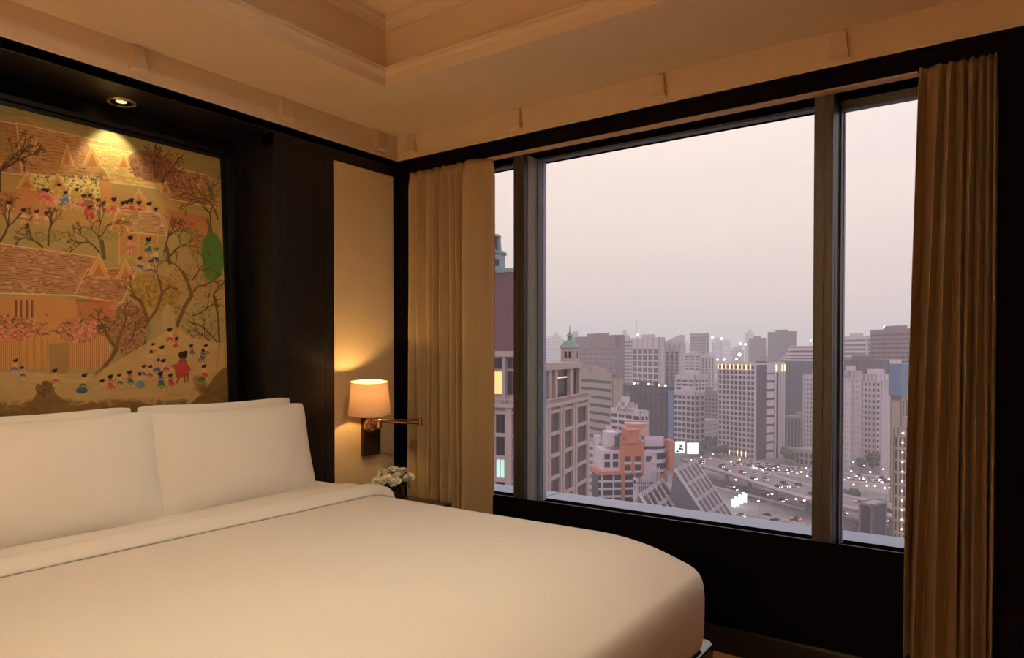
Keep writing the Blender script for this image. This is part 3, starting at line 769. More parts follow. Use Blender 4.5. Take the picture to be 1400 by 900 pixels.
def rose_bloom(seed, r=.029):
    rg = random.Random(seed); b = MB()
    for layer, (n_, rad, hh, tilt) in enumerate(((3, .30, .95, .1), (5, .52, .98, .22), (6, .74, .92, .42), (7, .94, .78, .7), (8, 1.06, .52, 1.0))):
        for k in range(n_):
            a = 2 * math.pi * (k + rg.uniform(-.15, .15)) / n_ + layer * .7
            W_ = 2 * math.pi / n_ * .72
            grid = []
            for jj in range(4):
                t = jj / 3
                for ii in range(5):
                    s = -1 + ii / 2
                    ang = a + s * W_ * (1 - .25 * t * t)
                    rr = r * (rad * (.45 + .55 * t) + tilt * .25 * t * t + .05 * s * s * t)
                    zz = r * (hh * (t ** .8) - .16 * s * s * t * t - tilt * .12 * t ** 3) * 1.25 - r * .3
                    grid.append((rr * math.cos(ang), rr * math.sin(ang), zz))
            b.add(grid, [(q * 5 + p, q * 5 + p + 1, q * 5 + p + 6, q * 5 + p + 5) for q in range(3) for p in range(4)])
    b.lathe([(.0005, -.3 * r), (.55 * r, -.2 * r), (.85 * r, .15 * r), (.5 * r, .6 * r), (.0005, .7 * r)], (0, 0, 0), 10)
    return b
bl = rose_bloom(1).build('bloom', M_rose, smooth=True)
bs = MB(); bs.tube((0, 0, -.01), (0, 0, -.07), .0022, n=6); st = bs.build('stem', M_leaf)
spots = [(0, 0, .695, 'topmost white rose in the middle of the bouquet'), (.054, -.018, .682, ''), (-.045, .032, .682, ''), (-.02, -.05, .668, 'large white rose low in the front middle of the bouquet'), (.035, .045, .682, ''),
         (-.075, -.02, .655, 'white rose at the left edge of the bouquet, nearest the bed'), (.075, .03, .655, ''), (.03, -.072, .645, ''), (.088, -.035, .643, 'white rose at the right edge of the bouquet, nearest the curtain'), (-.055, -.068, .64, ''), (-.095, .035, .640, ''), (0, .085, .655, '')]
for i, (dx, dy, z, lb) in enumerate(spots):
    r_ = root('white_rose', (VX + dx, VY + dy, z), lb or 'creamy white rose packed in the bouquet on the nightstand', 'rose', 'white roses in the glass vase')
    r_.rotation_euler = (-dy * 6, dx * 6, i * 1.3)
    if i == 0: c1, c2 = bl, st
    else:
        c1, c2 = bl.copy(), st.copy(); COL.objects.link(c1); COL.objects.link(c2)
    c1.parent = r_; c2.parent = r_

# ------------------------------------------------------------------ wall sconce with folding arm
SX, SY = 2.813, 2.98
def sconce(SX, SY, mir, label):
    PXc = SX + mir * .175
    s_ = root('wall_sconce', (PXc, YW, .96), label, 'wall lamp', 'wall sconces beside the bed')
    M_plate = mat('dark_bronze_plate', (44, 30, 24), rough=.35, metal=.4, coat=.2)
    b = MB(); b.box(PXc - .068, PXc + .068, YW - .028, YW + .001, .765, 1.045); b.build('back_plate', M_plate, s_, bevel=.003)
    b = MB(); yb = YW - .028; vs = []
    prof = [(.0, .0), (.052, .0), (.056, .006), (.054, .018), (.042, .036), (.022, .05), (.001, .054)]
    n_ = 28
    for i in range(n_):
        a = 2 * math.pi * i / n_
        for r, d in prof: vs.append((PXc + r * math.cos(a) - mir * .02, yb - d, .955 + r * math.sin(a)))
    k = len(prof); b.add(vs, [(i * k + j, ((i + 1) % n_) * k + j, ((i + 1) % n_) * k + j + 1, i * k + j + 1) for i in range(n_) for j in range(k - 1)])
    b.build('wall_boss', M_brass, s_, smooth=True)
    bx = PXc - mir * .02; EX, EY = SX + mir * .30, 2.865
    b = MB(); b.tube((bx, yb - .04, .965), (bx, yb - .075, .965), .012, n=14); b.tube((bx, yb - .075, .935), (bx, yb - .075, .995), .017, n=16)
    b.tube((bx, yb - .075, .995), (bx, yb - .075, 1.003), .01, n=12)
    b.build('pivot', M_brass, s_, smooth=False, bevel=.001)
    b = MB(); b.tube((bx, yb - .075, .978), (EX, EY, .962), .0062, n=12); b.build('arm', M_brass, s_, smooth=True)
    b = MB(); b.tube((EX, EY, .984), (SX, SY, 1.0), .0062, n=12); b.build('arm', M_brass, s_, smooth=True)
    b = MB(); b.tube((EX, EY, .945), (EX, EY, 1.0), .0125, n=16); b.build('elbow_joint', M_brass, s_, bevel=.002)
    b = MB(); b.tube((SX, SY, .985), (SX, SY, 1.10), .009, n=14); b.tube((SX, SY, .968), (SX, SY, .985), .014, n=14); b.tube((SX, SY, 1.06), (SX, SY, 1.10), .017, n=16); b.build('lamp_holder', M_brass, s_)
    def tilt(q):                     # the shade sits a little askew, dipped towards the room
        ax = Vector((-.72 , .69 * mir, 0)) if mir > 0 else Vector((-.72, -.69, 0)); rot = Matrix.Rotation(math.radians(-4.5), 3, ax); c_ = Vector((SX, SY, 1.10))
        q.v = [tuple(c_ + rot @ (Vector(v) - c_)) for v in q.v]
    M_shade = bpy.data.materials.get('linen_lampshade')
    if not M_shade:
        M_shade = bpy.data.materials.new('linen_lampshade'); M_shade.use_nodes = True
        n, l = M_shade.node_tree.nodes, M_shade.node_tree.links; n.clear()
        wv = n.new('ShaderNodeTexNoise'); wv.inputs['Scale'].default_value = 260
        rp = n.new('ShaderNodeValToRGB'); rp.color_ramp.elements[0].color = (.58, .37, .23, 1); rp.color_ramp.elements[1].color = (.66, .43, .28, 1)
        l.new(wv.outputs[0], rp.inputs[0])
        df = n.new('ShaderNodeBsdfDiffuse'); tl = n.new('ShaderNodeBsdfTranslucent'); mx = n.new('ShaderNodeMixShader'); mx.inputs[0].default_value = .10
        oo = n.new('ShaderNodeOutputMaterial')
        l.new(rp.outputs[0], df.inputs[0]); l.new(rp.outputs[0], tl.inputs[0]); l.new(df.outputs[0], mx.inputs[1]); l.new(tl.outputs[0], mx.inputs[2]); l.new(mx.outputs[0], oo.inputs[0])
    b = MB(); b.lathe([(.120, 1.035), (.1035, 1.222)], (SX, SY, 0), 48); tilt(b); b.build('lamp_shade', M_shade, s_, smooth=True)
    b = MB()
    for r, z in ((.1202, 1.035),): b.lathe([(r - .0015, z - .003), (r + .0012, z - .003), (r + .0012, z + .003), (r - .0015, z + .003), (r - .0015, z - .003)], (SX, SY, 0), 48)
    tilt(b); b.build('shade_trim', mat('cream_trim_tape', (220, 190, 150), rough=.8), s_, smooth=True)
    b = MB()
    for k in range(3):
        a = k * 2.094; b.tube((SX, SY, 1.058), (SX + .118 * math.cos(a), SY + .118 * math.sin(a), 1.045), .0015, n=5)
    b.build('shade_spider', M_brass, s_)
    b = MB(); b.lathe([(.009, 1.09), (.014, 1.10), (.019, 1.115), (.016, 1.128), (.008, 1.135), (.001, 1.137)], (SX, SY, 0), 18)
    bulb = b.build('bulb', mat('glowing_bulb_glass', (255, 240, 210), emit=(255, 214, 150), estr=6.0), s_, smooth=True)
    bulb.visible_shadow = True
    light('sconce_light', 'POINT', (SX, SY, 1.163), SCONCE_W, (1.0, .60, .22), parent=s_, shadow_soft_size=.016)
SCONCE_W = 6.5
sconce(SX, SY, 1, 'brass swing-arm wall sconce with a lit cream drum shade beside the window')
sconce(.365, SY, -1, 'brass swing-arm wall sconce with a lit drum shade on the far side of the bed')

# ------------------------------------------------------------------ curtains
def curtain(name, label, m, knots, xb, z0, z1, ridge, seed, hem=None, flare=None, header=.09, over=None):
    """knots: Y of fold crests and valleys alternating, listed at the top"""
    rng = random.Random(seed); NZ = 64; per = 10
    k = len(knots); ns_ = (k - 1) * per; vs = []; fs = []
    amp = [ridge * rng.uniform(.65, 1.25) for _ in knots]
    ph = [rng.uniform(0, 6.28) for _ in knots]
    over = over or {}
    for j in range(NZ + 1):
        tz = j / NZ; h = 1 - tz                       # h: 0 top .. 1 bottom
        for i in range(ns_ + 1):
            s = i / per; a = min(int(s), k - 2); f = s - a
            fc = (1 - math.cos(f * math.pi)) / 2
            y = knots[a] + (knots[a + 1] - knots[a]) * (f * .55 + fc * .45)
            def dep(q):
                base = -amp[q] if q % 2 == 0 else amp[q] * .8
                if q in over: return over[q]
                return base * (1 + .25 * math.sin(h * 3 + ph[q]))
            d = dep(a) * (1 - fc) + dep(a + 1) * fc
            y += .010 * h * math.sin(2.2 * h + ph[a] ) * (1 - f) + .010 * h * math.sin(2.2 * h + ph[a + 1]) * f
            zt = z0 + (z1 - z0) * (1 - h)
            top = max(0, 1 - (z1 - zt) / header)       # gathered heading
            d = d * (1 - .65 * top) + .006 * top * math.sin(i * 2.1)
            if flare: y, d = flare(i / ns_, h, y, d)
            zz = zt
            if hem: zz = max(zt, hem(i / ns_)) if zt > 0 else zt; zz = hem(i / ns_) + (z1 - hem(i / ns_)) * (1 - h)
            vs.append((xb + d, y, zz))
    for j in range(NZ):
        for i in range(ns_): fs.append((j * (ns_ + 1) + i, j * (ns_ + 1) + i + 1, (j + 1) * (ns_ + 1) + i + 1, (j + 1) * (ns_ + 1) + i))
    b = MB(); b.add(vs, fs)
    o = b.build(name, m, smooth=True, origin=(xb, (knots[0] + knots[-1]) / 2, z0))
    so = o.modifiers.new('thickness', 'SOLIDIFY'); so.thickness = .003
    return tag(o, label, 'curtain')
M_curt = mat('ochre_curtain_satin', (166, 144, 106), rough=.55, noise=.05, scale=30, stretch=(1, 1, .05), sheen=.3)
pxs = [562, 569, 575, 580, 586, 592, 597, 602, 608, 613, 618, 623, 628, 633, 637, 643, 671]
curtain('curtain', 'ochre curtain drawn to the left edge of the window beside the nightstand', M_curt,
        [on(p, 420, 0, 3.245)[1] for p in pxs], 3.246, .08, 2.515, .036, 4, over={13: .03, 14: -.02, 15: -.075, 16: .038})
pys = [1257, 1266, 1284, 1292, 1299, 1306, 1316, 1321, 1328, 1334, 1341, 1346, 1351, 1356, 1359, 1362]
def flare(s, h, y, d):
    w = (1 - s) ** 1.3
    k = h * (1.0 if h < .8 else 1.0 - (h - .8) * .9)
    return y + .030 * k * w + .060 * h * math.exp(-((s - .17) / .09) ** 2), d - .035 * math.sin(min(1, h * 1.1) * math.pi) * w
curtain('curtain', 'brown curtain drawn to the right edge of the window by the dark wall', mat('brown_curtain_satin', (140, 114, 80), rough=.6, noise=.05, scale=30, stretch=(1, 1, .05), sheen=.3),
        [on(p, 300, 0, 3.24)[1] for p in pys], 3.226, .09, 2.515, .044, 11, hem=lambda s: .165 - .10 * min(1, s / .3) + .012 * math.sin(s * 26), flare=flare, header=.12)

# ------------------------------------------------------------------ ceiling downlights outside the frame, and an added uplight
for i, (x, y, tilt_) in enumerate(ROOM_SPOTS):
    zc_ = 3.07 if (TX0 < x < TX1 and TY0 < y < TY1) else ZC
    r_ = root('recessed_downlight', (x, y, zc_), 'round recessed downlight in the ceiling above and behind the photographer', 'ceiling light', 'recessed ceiling downlights')
    b = MB(); b.lathe([(.075, .0), (.075, -.004), (.062, -.006), (.058, .0)], r_.location, 28); b.build('trim_ring', M_ring, r_)
    b = MB(); b.lathe([(.0005, -.002), (.057, -.002)], r_.location, 28); b.build('diffuser', mat('warm_lit_diffuser', (255, 230, 190), emit=(255, 205, 140), estr=4), r_)
    light('downlight_beam', 'SPOT', (x, y, zc_ - .03), ROOM_LIGHTS * (2.75 if tilt_ else .5), WARM, (math.radians(tilt_), 0, 0), parent=r_, spot_size=math.radians(118), spot_blend=1.0, shadow_soft_size=.09)
def fill_floor_lamp(x, y, label, W):  # unseen lamp, added to throw warm light up at the ceiling
    r_ = root('fill_floor_lamp', (x, y, ZL), label, 'added fill lamp')
    b = MB(); b.lathe([(.001, .025), (.14, .022), (.145, .0), (.001, .0)], (x, y, ZL), 28); b.build('base', M_brass, r_, smooth=True)
    b = MB(); b.tube((x, y, .02), (x, y, 1.5), .012); b.build('pole', M_brass, r_)
    b = MB(); b.lathe([(.22, 1.40), (.18, 1.70)], (x, y, 0), 40); b.build('lamp_shade', bpy.data.materials['linen_lampshade'], r_, smooth=True)
    light('fill_floor_lamp_light', 'POINT', (x, y, 1.58), W, (1.0, .84, .58), parent=r_, shadow_soft_size=.06)
fill_floor_lamp(-1.8, 1.6, 'unseen brass floor lamp added beyond the bed to brighten the ceiling', 1200)
#CITY#
# ------------------------------------------------------------------ the city outside
ZG = -75.0
def P2(v): return (v.x, v.y)
def vdir(vp):
    d = RX * ((vp - 700) / FPX) + FHX
    return d.normalized()
C_WHITE = mat('pale_lilac_concrete', (200, 182, 194), rough=.85, noise=.06, scale=.15)
C_TAN = mat('tan_render', (160, 142, 132), rough=.85, noise=.06, scale=.15)
C_PINK = mat('pinkish_stone', (182, 160, 156), rough=.85, noise=.07, scale=.25)
C_BROWN = mat('brown_brick_cladding', (126, 96, 98), rough=.85, noise=.06, scale=.1)
C_GREY = mat('grey_concrete', (140, 130, 138), rough=.85, noise=.08, scale=.12)
C_ORANGE = mat('terracotta_orange_render', (192, 112, 84), rough=.85, noise=.06, scale=.2)
C_DGLASS = mat('dark_window_glass', (38, 32, 42), rough=.25, spec=.5, noise=.1, scale=.1)
C_MGLASS = mat('violet_grey_glass', (70, 60, 76), rough=.22, noise=.12, scale=.05)
C_BGLASS = mat('blue_curtain_glass', (96, 122, 158), rough=.15, noise=.08, scale=.04)
C_GREEN = mat('verdigris_copper', (122, 152, 142), rough=.7, noise=.08, scale=.8)
C_MAROON = mat('maroon_roof_cladding', (112, 74, 84), rough=.7, noise=.06, scale=.3)
C_TURRET = mat('grey_green_stone', (140, 150, 152), rough=.8, noise=.06, scale=.8)
C_ROOF = mat('weathered_flat_roof', (150, 138, 140), rough=.95, noise=.15, scale=.08)
C_LITW = mat('lit_warm_window', (255, 214, 140), emit=(255, 200, 120), estr=.9)
C_LITC = mat('lit_cool_window', (200, 230, 225), emit=(170, 225, 215), estr=.75)
C_LAMP = mat('street_lamp_glow', (255, 235, 200), emit=(255, 232, 200), estr=9.0)
C_LAMPW = mat('warm_facade_lamp_glow', (255, 210, 140), emit=(255, 205, 140), estr=2.2)
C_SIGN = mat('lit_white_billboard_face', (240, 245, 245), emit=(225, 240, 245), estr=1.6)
C_ROAD = mat('grey_asphalt', (128, 114, 118), rough=.9, noise=.1, scale=.05)
C_TREE = mat('dusky_foliage', (72, 78, 58), rough=.9, noise=.3, scale=.4)

def facade(mb, P, Q, z0, z1, inside, nx, fl, pier, span, dep, m=0, topband=0.0, piers=True, bands=True, off=0.0):
    P, Q = Vector(P), Vector(Q); e = Q - P; L = e.length; e = e / L
    n = Vector((e.y, -e.x)); mid = (P + Q) / 2
    if n.dot(Vector(inside) - mid) > 0: n = -n
    if bands:
        k = max(1, int(round((z1 - topband - z0) / fl))); h = (z1 - topband - z0) / k
        for j in range(k + 1):
            zc = z0 + j * h
            mb.obox(P, e, 0, L, n, -.1, dep * .8, zc - span / 2 if j else zc, min(zc + span / 2, z1), m)
    if topband: mb.obox(P, e, 0, L, n, -.1, dep, z1 - topband, z1, m)
    if piers:
        for i in range(nx + 1):
            c = L * i / nx; a0, a1 = max(-dep, c - pier / 2), min(L + dep, c + pier / 2)
            if i == 0: a0 = -dep
            if i == nx: a1 = L + dep
            mb.obox(P, e, a0, a1, n, -.1, dep, z0, z1, m)
    return e, n

FOOT = []
def tower(name, label, px, yT, t, vp, glass, wall, Lf, Rf, fl=3.6, depth=None, group=None, z0=ZG, topband=2.5, dep=.5, penthouse=True, roofmat=None, cat='building'):
    pxL, pxC, pxR = px
    C = far(pxC, t); dR = vdir(vp); dL = -Vector((dR.y, -dR.x)) if Vector((dR.y, -dR.x)).dot(RX) > 0 else Vector((dR.y, -dR.x))
    def reach(d, pxe):
        a = (pxe - 700) / FPX; r0, f0 = C.dot(RX), C.dot(FHX); dr, df = d.dot(RX), d.dot(FHX)
        return (a * f0 - r0) / (dr - a * df)
    sR = reach(dR, pxR)
    sL = reach(dL, pxL) if pxL < pxC else (depth or 20)
    if pxR <= pxC: sR = depth or 20
    A = C + dL * sL; B = C + dR * sR; D = A + B - C
    z1 = zat(yT, t); cen = (A + B) / 2
    o = root(name, (cen.x, cen.y, z0), label, cat, group)
    FOOT.append((cen, (A - B).length / 2))
    mb = MB(); mb.prism([P2(C), P2(B), P2(D), P2(A)] if (B - C).x * (A - C).y - (B - C).y * (A - C).x > 0 else [P2(C), P2(A), P2(D), P2(B)], z0, z1 - .3)
    mb.build('glazed_body', glass, o)
    mb = MB()
    for (P, Q, st) in ((A, C, Lf), (C, B, Rf), (B, D, None), (D, A, None)):
        s = dict(nx=4, pier=1.0, span=1.2, piers=True, bands=True)
        if st: s.update(st)
        facade(mb, P, Q, z0, z1, cen, s['nx'], s.get('fl', fl), s['pier'], s['span'], dep, 0, topband, s['piers'], s['bands'])
    g = mb.build('facade_grid', wall, o); g['kind'] = 'stuff'
    mb = MB(); mb.prism([P2(C + (cen - C) * .02), P2(B + (cen - B) * .02), P2(D + (cen - D) * .02), P2(A + (cen - A) * .02)], z1 - .6, z1 - .2); mb.build('roof', roofmat or C_ROOF, o)
    if penthouse:
        mb = MB(); q = [cen + (v - cen) * .45 for v in (C, B, D, A)]; mb.prism([P2(v) for v in q], z1 - .2, z1 + 3.2); mb.build('plant_room', wall, o)
    return o, A, B, C, D, z1

# ground
M_ground = bpy.data.materials.new('hazy_city_ground'); M_ground.use_nodes = True
n, l = M_ground.node_tree.nodes, M_ground.node_tree.links; bs = n['Principled BSDF']; bs.inputs['Roughness'].default_value = 1
t_ = n.new('ShaderNodeTexCoord'); vo = n.new('ShaderNodeTexVoronoi'); vo.inputs['Scale'].default_value = .035
rp = n.new('ShaderNodeValToRGB'); ee = rp.color_ramp.elements; ee[0].color = (*lin((96, 84, 88)), 1); ee[1].color = (*lin((168, 152, 158)), 1)
k = ee.new(.5); k.color = (*lin((124, 112, 112)), 1)
l.new(t_.outputs['Object'], vo.inputs['Vector']); l.new(vo.outputs['Color'], rp.inputs[0]); l.new(rp.outputs[0], bs.inputs['Base Color'])
gb = MB(); gc = far(1000, 3000); gb.box(gc.x - 7000, gc.x + 7000, gc.y - 7000, gc.y + 7000, ZG - 2, ZG)
tag(gb.build('ground', M_ground), kind='structure')

# haze over the city
hz = bpy.data.materials.new('evening_haze'); hz.use_nodes = True
n, l = hz.node_tree.nodes, hz.node_tree.links; n.clear()
vs_ = n.new('ShaderNodeVolumeScatter'); vs_.inputs['Color'].default_value = (1.0, .94, .985, 1); vs_.inputs['Density'].default_value = .00042; vs_.inputs['Anisotropy'].default_value = 0.0
oo = n.new('ShaderNodeOutputMaterial'); l.new(vs_.outputs[0], oo.inputs['Volume'])
gb = MB(); gb.box(12, 8500, -6500, 8500, ZG - 1.5, 170)
h_ = gb.build('evening_haze', hz); tag(h_, 'thin lilac evening haze hanging over the whole city', 'haze'); h_['kind'] = 'stuff'

# -- ornate stone tower complex close to the left
VPR = 1080
dR = vdir(VPR); dL = Vector((-dR.y, dR.x))
if dL.dot(RX) > 0: dL = -dL
K = far(742, 120.0); zl = zat(558, 120)
st_ = root('stone_apartment_tower', (K.x, K.y, ZG), 'near pinkish stone block with a windowed roof pavilion and small green turret', 'building')
far_end = K + dR * 27.3; left_end = K + dL * 24
inner = K + dR * 13 + dL * 12
def prism4(mb, a, b, wa, wb, z0, z1, o=Vector((0, 0)), m=0):   # rectangle from K frame: along dR a..b, along dL wa..wb
    q = [K + dR * a + dL * wa + o, K + dR * b + dL * wa + o, K + dR * b + dL * wb + o, K + dR * a + dL * wb + o]
    area = sum(q[i].x * q[(i + 1) % 4].y - q[(i + 1) % 4].x * q[i].y for i in range(4))
    if area < 0: q = q[::-1]
    mb.prism([P2(v) for v in q], z0, z1, m)
mb = MB(); prism4(mb, 0, 27.3, 0, 22, ZG, zl); mb.build('stone_body', C_PINK, st_)
# storeys: spandrels and piers standing proud, windows set between them
C_BWIN = mat('brownish_window_glass', (84, 74, 74), rough=.25, noise=.15, scale=.3)
def win_unit(parent, P, e, n_, a0, a1, z0, z1, glassm, proud=.0):
    mb = MB(); mb.obox(P, e, a0, a1, n_, .02, .10, z0, z1); w = mb.build('window', C_DGLASS if glassm is None else glassm, parent)
    mb = MB()
    nv_ = max(2, int(round((a1 - a0) / 1.3)))
    for k in range(nv_ + 1):
        c = a0 + (a1 - a0) * k / nv_; mb.obox(P, e, c - .04, c + .04, n_, .08, .14, z0, z1)
    for k in (0.0, 1.0):
        c = z0 + (z1 - z0) * k; mb.obox(P, e, a0, a1, n_, .08, .15, c - .05, c + .05)
    f = mb.build('glazing_bars', C_BROWN, w); return w
nR = -dL; nL = -dR          # outward normals of the right-receding face and the left face
floorh = 3.95
mb = MB()
for j in range(0, 14):
    z = zl - 1.0 - j * floorh
    mb.obox(K, dR, 0, 27.3, nR, -.1, .45, z - .32, z + .35); mb.obox(K, dL, 0, 22, nL, -.1, .45, z - .32, z + .35)
g = mb.build('spandrel_bands', C_PINK, st_); g['kind'] = 'stuff'
mb = MB()
for s, e in ((-.55, 1.1), (1.7, 2.9), (8.3, 9.5), (10.0, 11.1), (16.4, 17.5), (18.2, 19.2), (26.5, 27.8)):
    mb.obox(K, dR, s, e, nR, -.1, .62, ZG, zl)
for s in (0, 5.6, 11.2, 16.8, 21.2):
    mb.obox(K, dL, s - .1 if s else -.55, s + 1.1, nL, -.1, .62, ZG, zl)
g = mb.build('stone_piers', C_PINK, st_); g['kind'] = 'stuff'
rgw = random.Random(5)
for j in range(0, 8):
    z1_ = zl - 1.32 - j * floorh; z0_ = z1_ - 3.28
    for a0, a1 in ((2.9, 8.3), (11.1, 16.4), (19.2, 26.5)):
        win_unit(st_, K, dR, nR, a0, a1, z0_, z1_, C_BWIN)
    for i, (a0, a1) in enumerate(((1.5, 3.0), (3.5, 5.2), (7.0, 8.6), (9.2, 10.8), (12.6, 14.2), (14.8, 16.4))):
        win_unit(st_, K, dL, nL, a0, a1, z0_, z1_, C_LITC if (j == 2 and i in (3, 4)) or (j == 2 and i == 2) else C_DGLASS)
# ledge with balustrade
mb = MB(); prism4(mb, -.9, 28.2, -.9, 22, zl - .1, zl + .5); mb.build('roof_ledge', C_PINK, st_)
mb = MB()
for s in np.arange(-.6, 28, .55): mb.obox(K + dR * float(s), dR, 0, .2, nR, .45, .65, zl + .5, zl + 1.2)
for s in np.arange(0, 22, .55): mb.obox(K + dL * float(s), dL, 0, .2, nL, .45, .65, zl + .5, zl + 1.2)
mb.obox(K, dR, -.8, 28, nR, .4, .72, zl + 1.2, zl + 1.4); mb.obox(K, dL, -.8, 22, nL, .4, .72, zl + 1.2, zl + 1.4)
g = mb.build('balustrade', C_PINK, st_); g['kind'] = 'stuff'
# pavilion storey with tall windows
zp = zat(499, 124)
mb = MB(); prism4(mb, 2.2, 25.5, 1.4, 4.0, zl + .5, zp - 1.0); mb.build('pavilion_core', C_DGLASS, st_)
mb = MB(); KP = K + dR * 2.2 + dL * 1.4
for a0, a1 in ((-.6, .5), (3.6, 5.0), (7.0, 8.4), (16.3, 18.6), (22.6, 23.8)): mb.obox(KP, dR, a0, a1, nR, -.2, .7, zl + .5, zp)
for a0, a1 in ((0, .5), (2.0, 2.5)): mb.obox(KP, dL, a0, a1, nL, -.2, .6, zl + .5, zp)
mb.build('pavilion_piers', C_PINK, st_)
st_.children[-1]['kind'] = 'stuff'
mb = MB(); prism4(mb, 1.2, 26.4, .4, 4.1, zp - 1.0, zp + .3); mb.build('pavilion_roof', C_PINK, st_)
mb = MB()
for a0, a1 in ((.6, 3.4), (8.6, 16.0)): mb.obox(KP, dR, a0, a1, nR, .05, .12, zl + 4.6, zl + 4.85)
mb.build('lit_cornice_strip', C_LITW, st_); st_.children[-1]['kind'] = 'stuff'
# stone turret with green pyramid
tc_ = far(779, 146); zt0, zt1, zt2, zt3 = zp + .3, zat(476, 146), zat(466, 146), zat(444, 146)
mb = MB(); w_ = 1.62
def sq(c, w): return [P2(c + dR * w + dL * w), P2(c - dR * w + dL * w), P2(c - dR * w - dL * w), P2(c + dR * w - dL * w)]
def frustum(mb, c, w0, w1, z0, z1, m=0):
    a, b_ = sq(c, w0), sq(c, w1)
    ar = sum(a[i][0] * a[(i + 1) % 4][1] - a[(i + 1) % 4][0] * a[i][1] for i in range(4))
    if ar < 0: a, b_ = a[::-1], b_[::-1]
    mb.add([(*p, z0) for p in a] + [(*p, z1) for p in b_], [(3, 2, 1, 0), (4, 5, 6, 7)] + [(i, (i + 1) % 4, 4 + (i + 1) % 4, 4 + i) for i in range(4)], m)
frustum(mb, tc_, 1.5, 1.5, zt0 - 1, zt1); frustum(mb, tc_, 1.7, 1.7, zt1, zt1 + .3); tur = mb.build('turret', C_PINK, st_)
mb = MB()
for s in (-.75, .15): mb.obox(tc_, dR, s, s + .55, nR, 1.4, 1.54, zt0 + .8, zt1 - .7)
for s in (-.75, .15): mb.obox(tc_, dL, s, s + .55, nL, 1.4, 1.54, zt0 + .8, zt1 - .7)
mb.build('turret_openings', C_DGLASS, st_); st_.children[-1]['kind'] = 'stuff'
mb = MB(); frustum(mb, tc_, 1.7, .75, zt1 + .3, zt2); frustum(mb, tc_, .45, .38, zt2, zt2 + .9); frustum(mb, tc_, .62, .1, zt2 + .9, zt2 + 1.9); frustum(mb, tc_, .09, .03, zt2 + 1.9, zt3); mb.build('green_pyramid_roof', C_GREEN, st_)

# -- tall maroon-roofed tower rising behind the left pane
mt = root('maroon_roofed_tower', (*P2(K + dL * 9 + dR * 6), zl + .5), 'tall tower with a steep maroon roof and pale tiered crown beside the left curtain', 'building')
za, zb_ = zl + .5, zat(480, 122)
mb = MB(); prism4(mb, .9, 10.5, 4.2, 18, za, zb_ - 1.0); mb.build('tower_core', C_PINK, mt)
KT = K + dR * .9 + dL * 4.2
mb = MB()
for s in np.arange(0, 14, 2.9): mb.obox(KT, dL, float(s), float(s) + .55, nL, -.1, .5, za, zb_)
for s in np.arange(0, 9.5, 2.9): mb.obox(KT, dR, float(s), float(s) + .55, nR, -.1, .5, za, zb_)
mb.obox(KT, dL, 0, 13.8, nL, -.1, .75, zb_ - 1.0, zb_); mb.obox(KT, dR, 0, 9.6, nR, -.1, .75, zb_ - 1.0, zb_)
mb.build('tower_pilasters', C_PINK, mt); mt.children[-1]['kind'] = 'stuff'
for i, s in enumerate((.75, 3.65, 6.55, 9.45)):
    win_unit(mt, KT, dL, nL, s, s + 1.9, zb_ - 3.1, zb_ - 1.3, C_DGLASS)
    win_unit(mt, KT, dL, nL, s, s + 1.9, za + 1.6, zb_ - 3.6, C_LITW if i in (1, 2) else C_DGLASS)
for i, s in enumerate((.75, 3.65)):
    win_unit(mt, KT, dR, nR, s, s + 1.9, zb_ - 3.1, zb_ - 1.3, C_DGLASS)
for s, h in ((9.0, 3.0), (.6, 2.2)):
    c = KT + dL * s; mb = MB(); mb.lathe([(.35, 0), (.35, h * .5), (.22, h * .55), (.3, h * .75), (.05, h)], (c.x - .3, c.y, zl + .7), 10, cap=True); mb.build('stone_finial', C_PINK, mt)
ct = far(670, 129)
zr = zat(371, 123)
mb = MB(); cM = KT + dR * 4.9 + dL * 6.0
frustum(mb, cM, 5.3, 3.6, zb_, zr); mb.build('mansard_roof', C_MAROON, mt)
mb = MB(); frustum(mb, cM, 3.8, 3.8, zr, zr + .7); mb.build('roof_coping', C_TURRET, mt)
cM2 = far(664, 128)
z3, z4, z5, z6 = zat(346, 128), zat(326, 128), zat(311, 128), zat(298, 128)
mb = MB(); mb.lathe([(3.6, 0), (3.6, z3 - zr - .9), (3.95, z3 - zr - .8), (3.95, z3 - zr - .4)], (cM2.x, cM2.y, zr + .4), 8, cap=True); mb.build('crown_drum', C_TURRET, mt)
mb = MB()
for i in range(8):
    a = i * math.pi / 4 + .39; mb.tube((cM2.x + 2.6 * math.cos(a), cM2.y + 2.6 * math.sin(a), z3 - .1), (cM2.x + 2.4 * math.cos(a), cM2.y + 2.4 * math.sin(a), z4), .42, n=8)
mb.lathe([(1.6, 0), (1.6, z4 - z3)], (cM2.x, cM2.y, z3), 8, cap=True); mb.build('crown_columns', C_TURRET, mt); mt.children[-1]['kind'] = 'stuff'
mb = MB(); mb.lathe([(2.9, 0), (2.9, .4), (1.7, .5), (1.6, z5 - z4), (1.9, z5 - z4 + .1), (1.2, z5 - z4 + 1.0), (.5, z6 - z4), (.12, z6 - z4 + .8), (.05, z6 - z4 + 3.4)], (cM2.x, cM2.y, z4), 8, cap=True); mb.build('crown_cap', C_TURRET, mt)
mb = MB()
for a in (0.2, 1.4, 2.6, 3.8, 5.0):
    d = Vector((math.cos(a + AZ + 2.4), math.sin(a + AZ + 2.4))); p = cM2 + d * 3.32
    mb.obox(p, Vector((-d.y, d.x)), -.5, .5, d, 0, .1, zr + 1.2, zr + 2.4)
mb.build('crown_openings', C_DGLASS, mt); mt.children[-1]['kind'] = 'stuff'

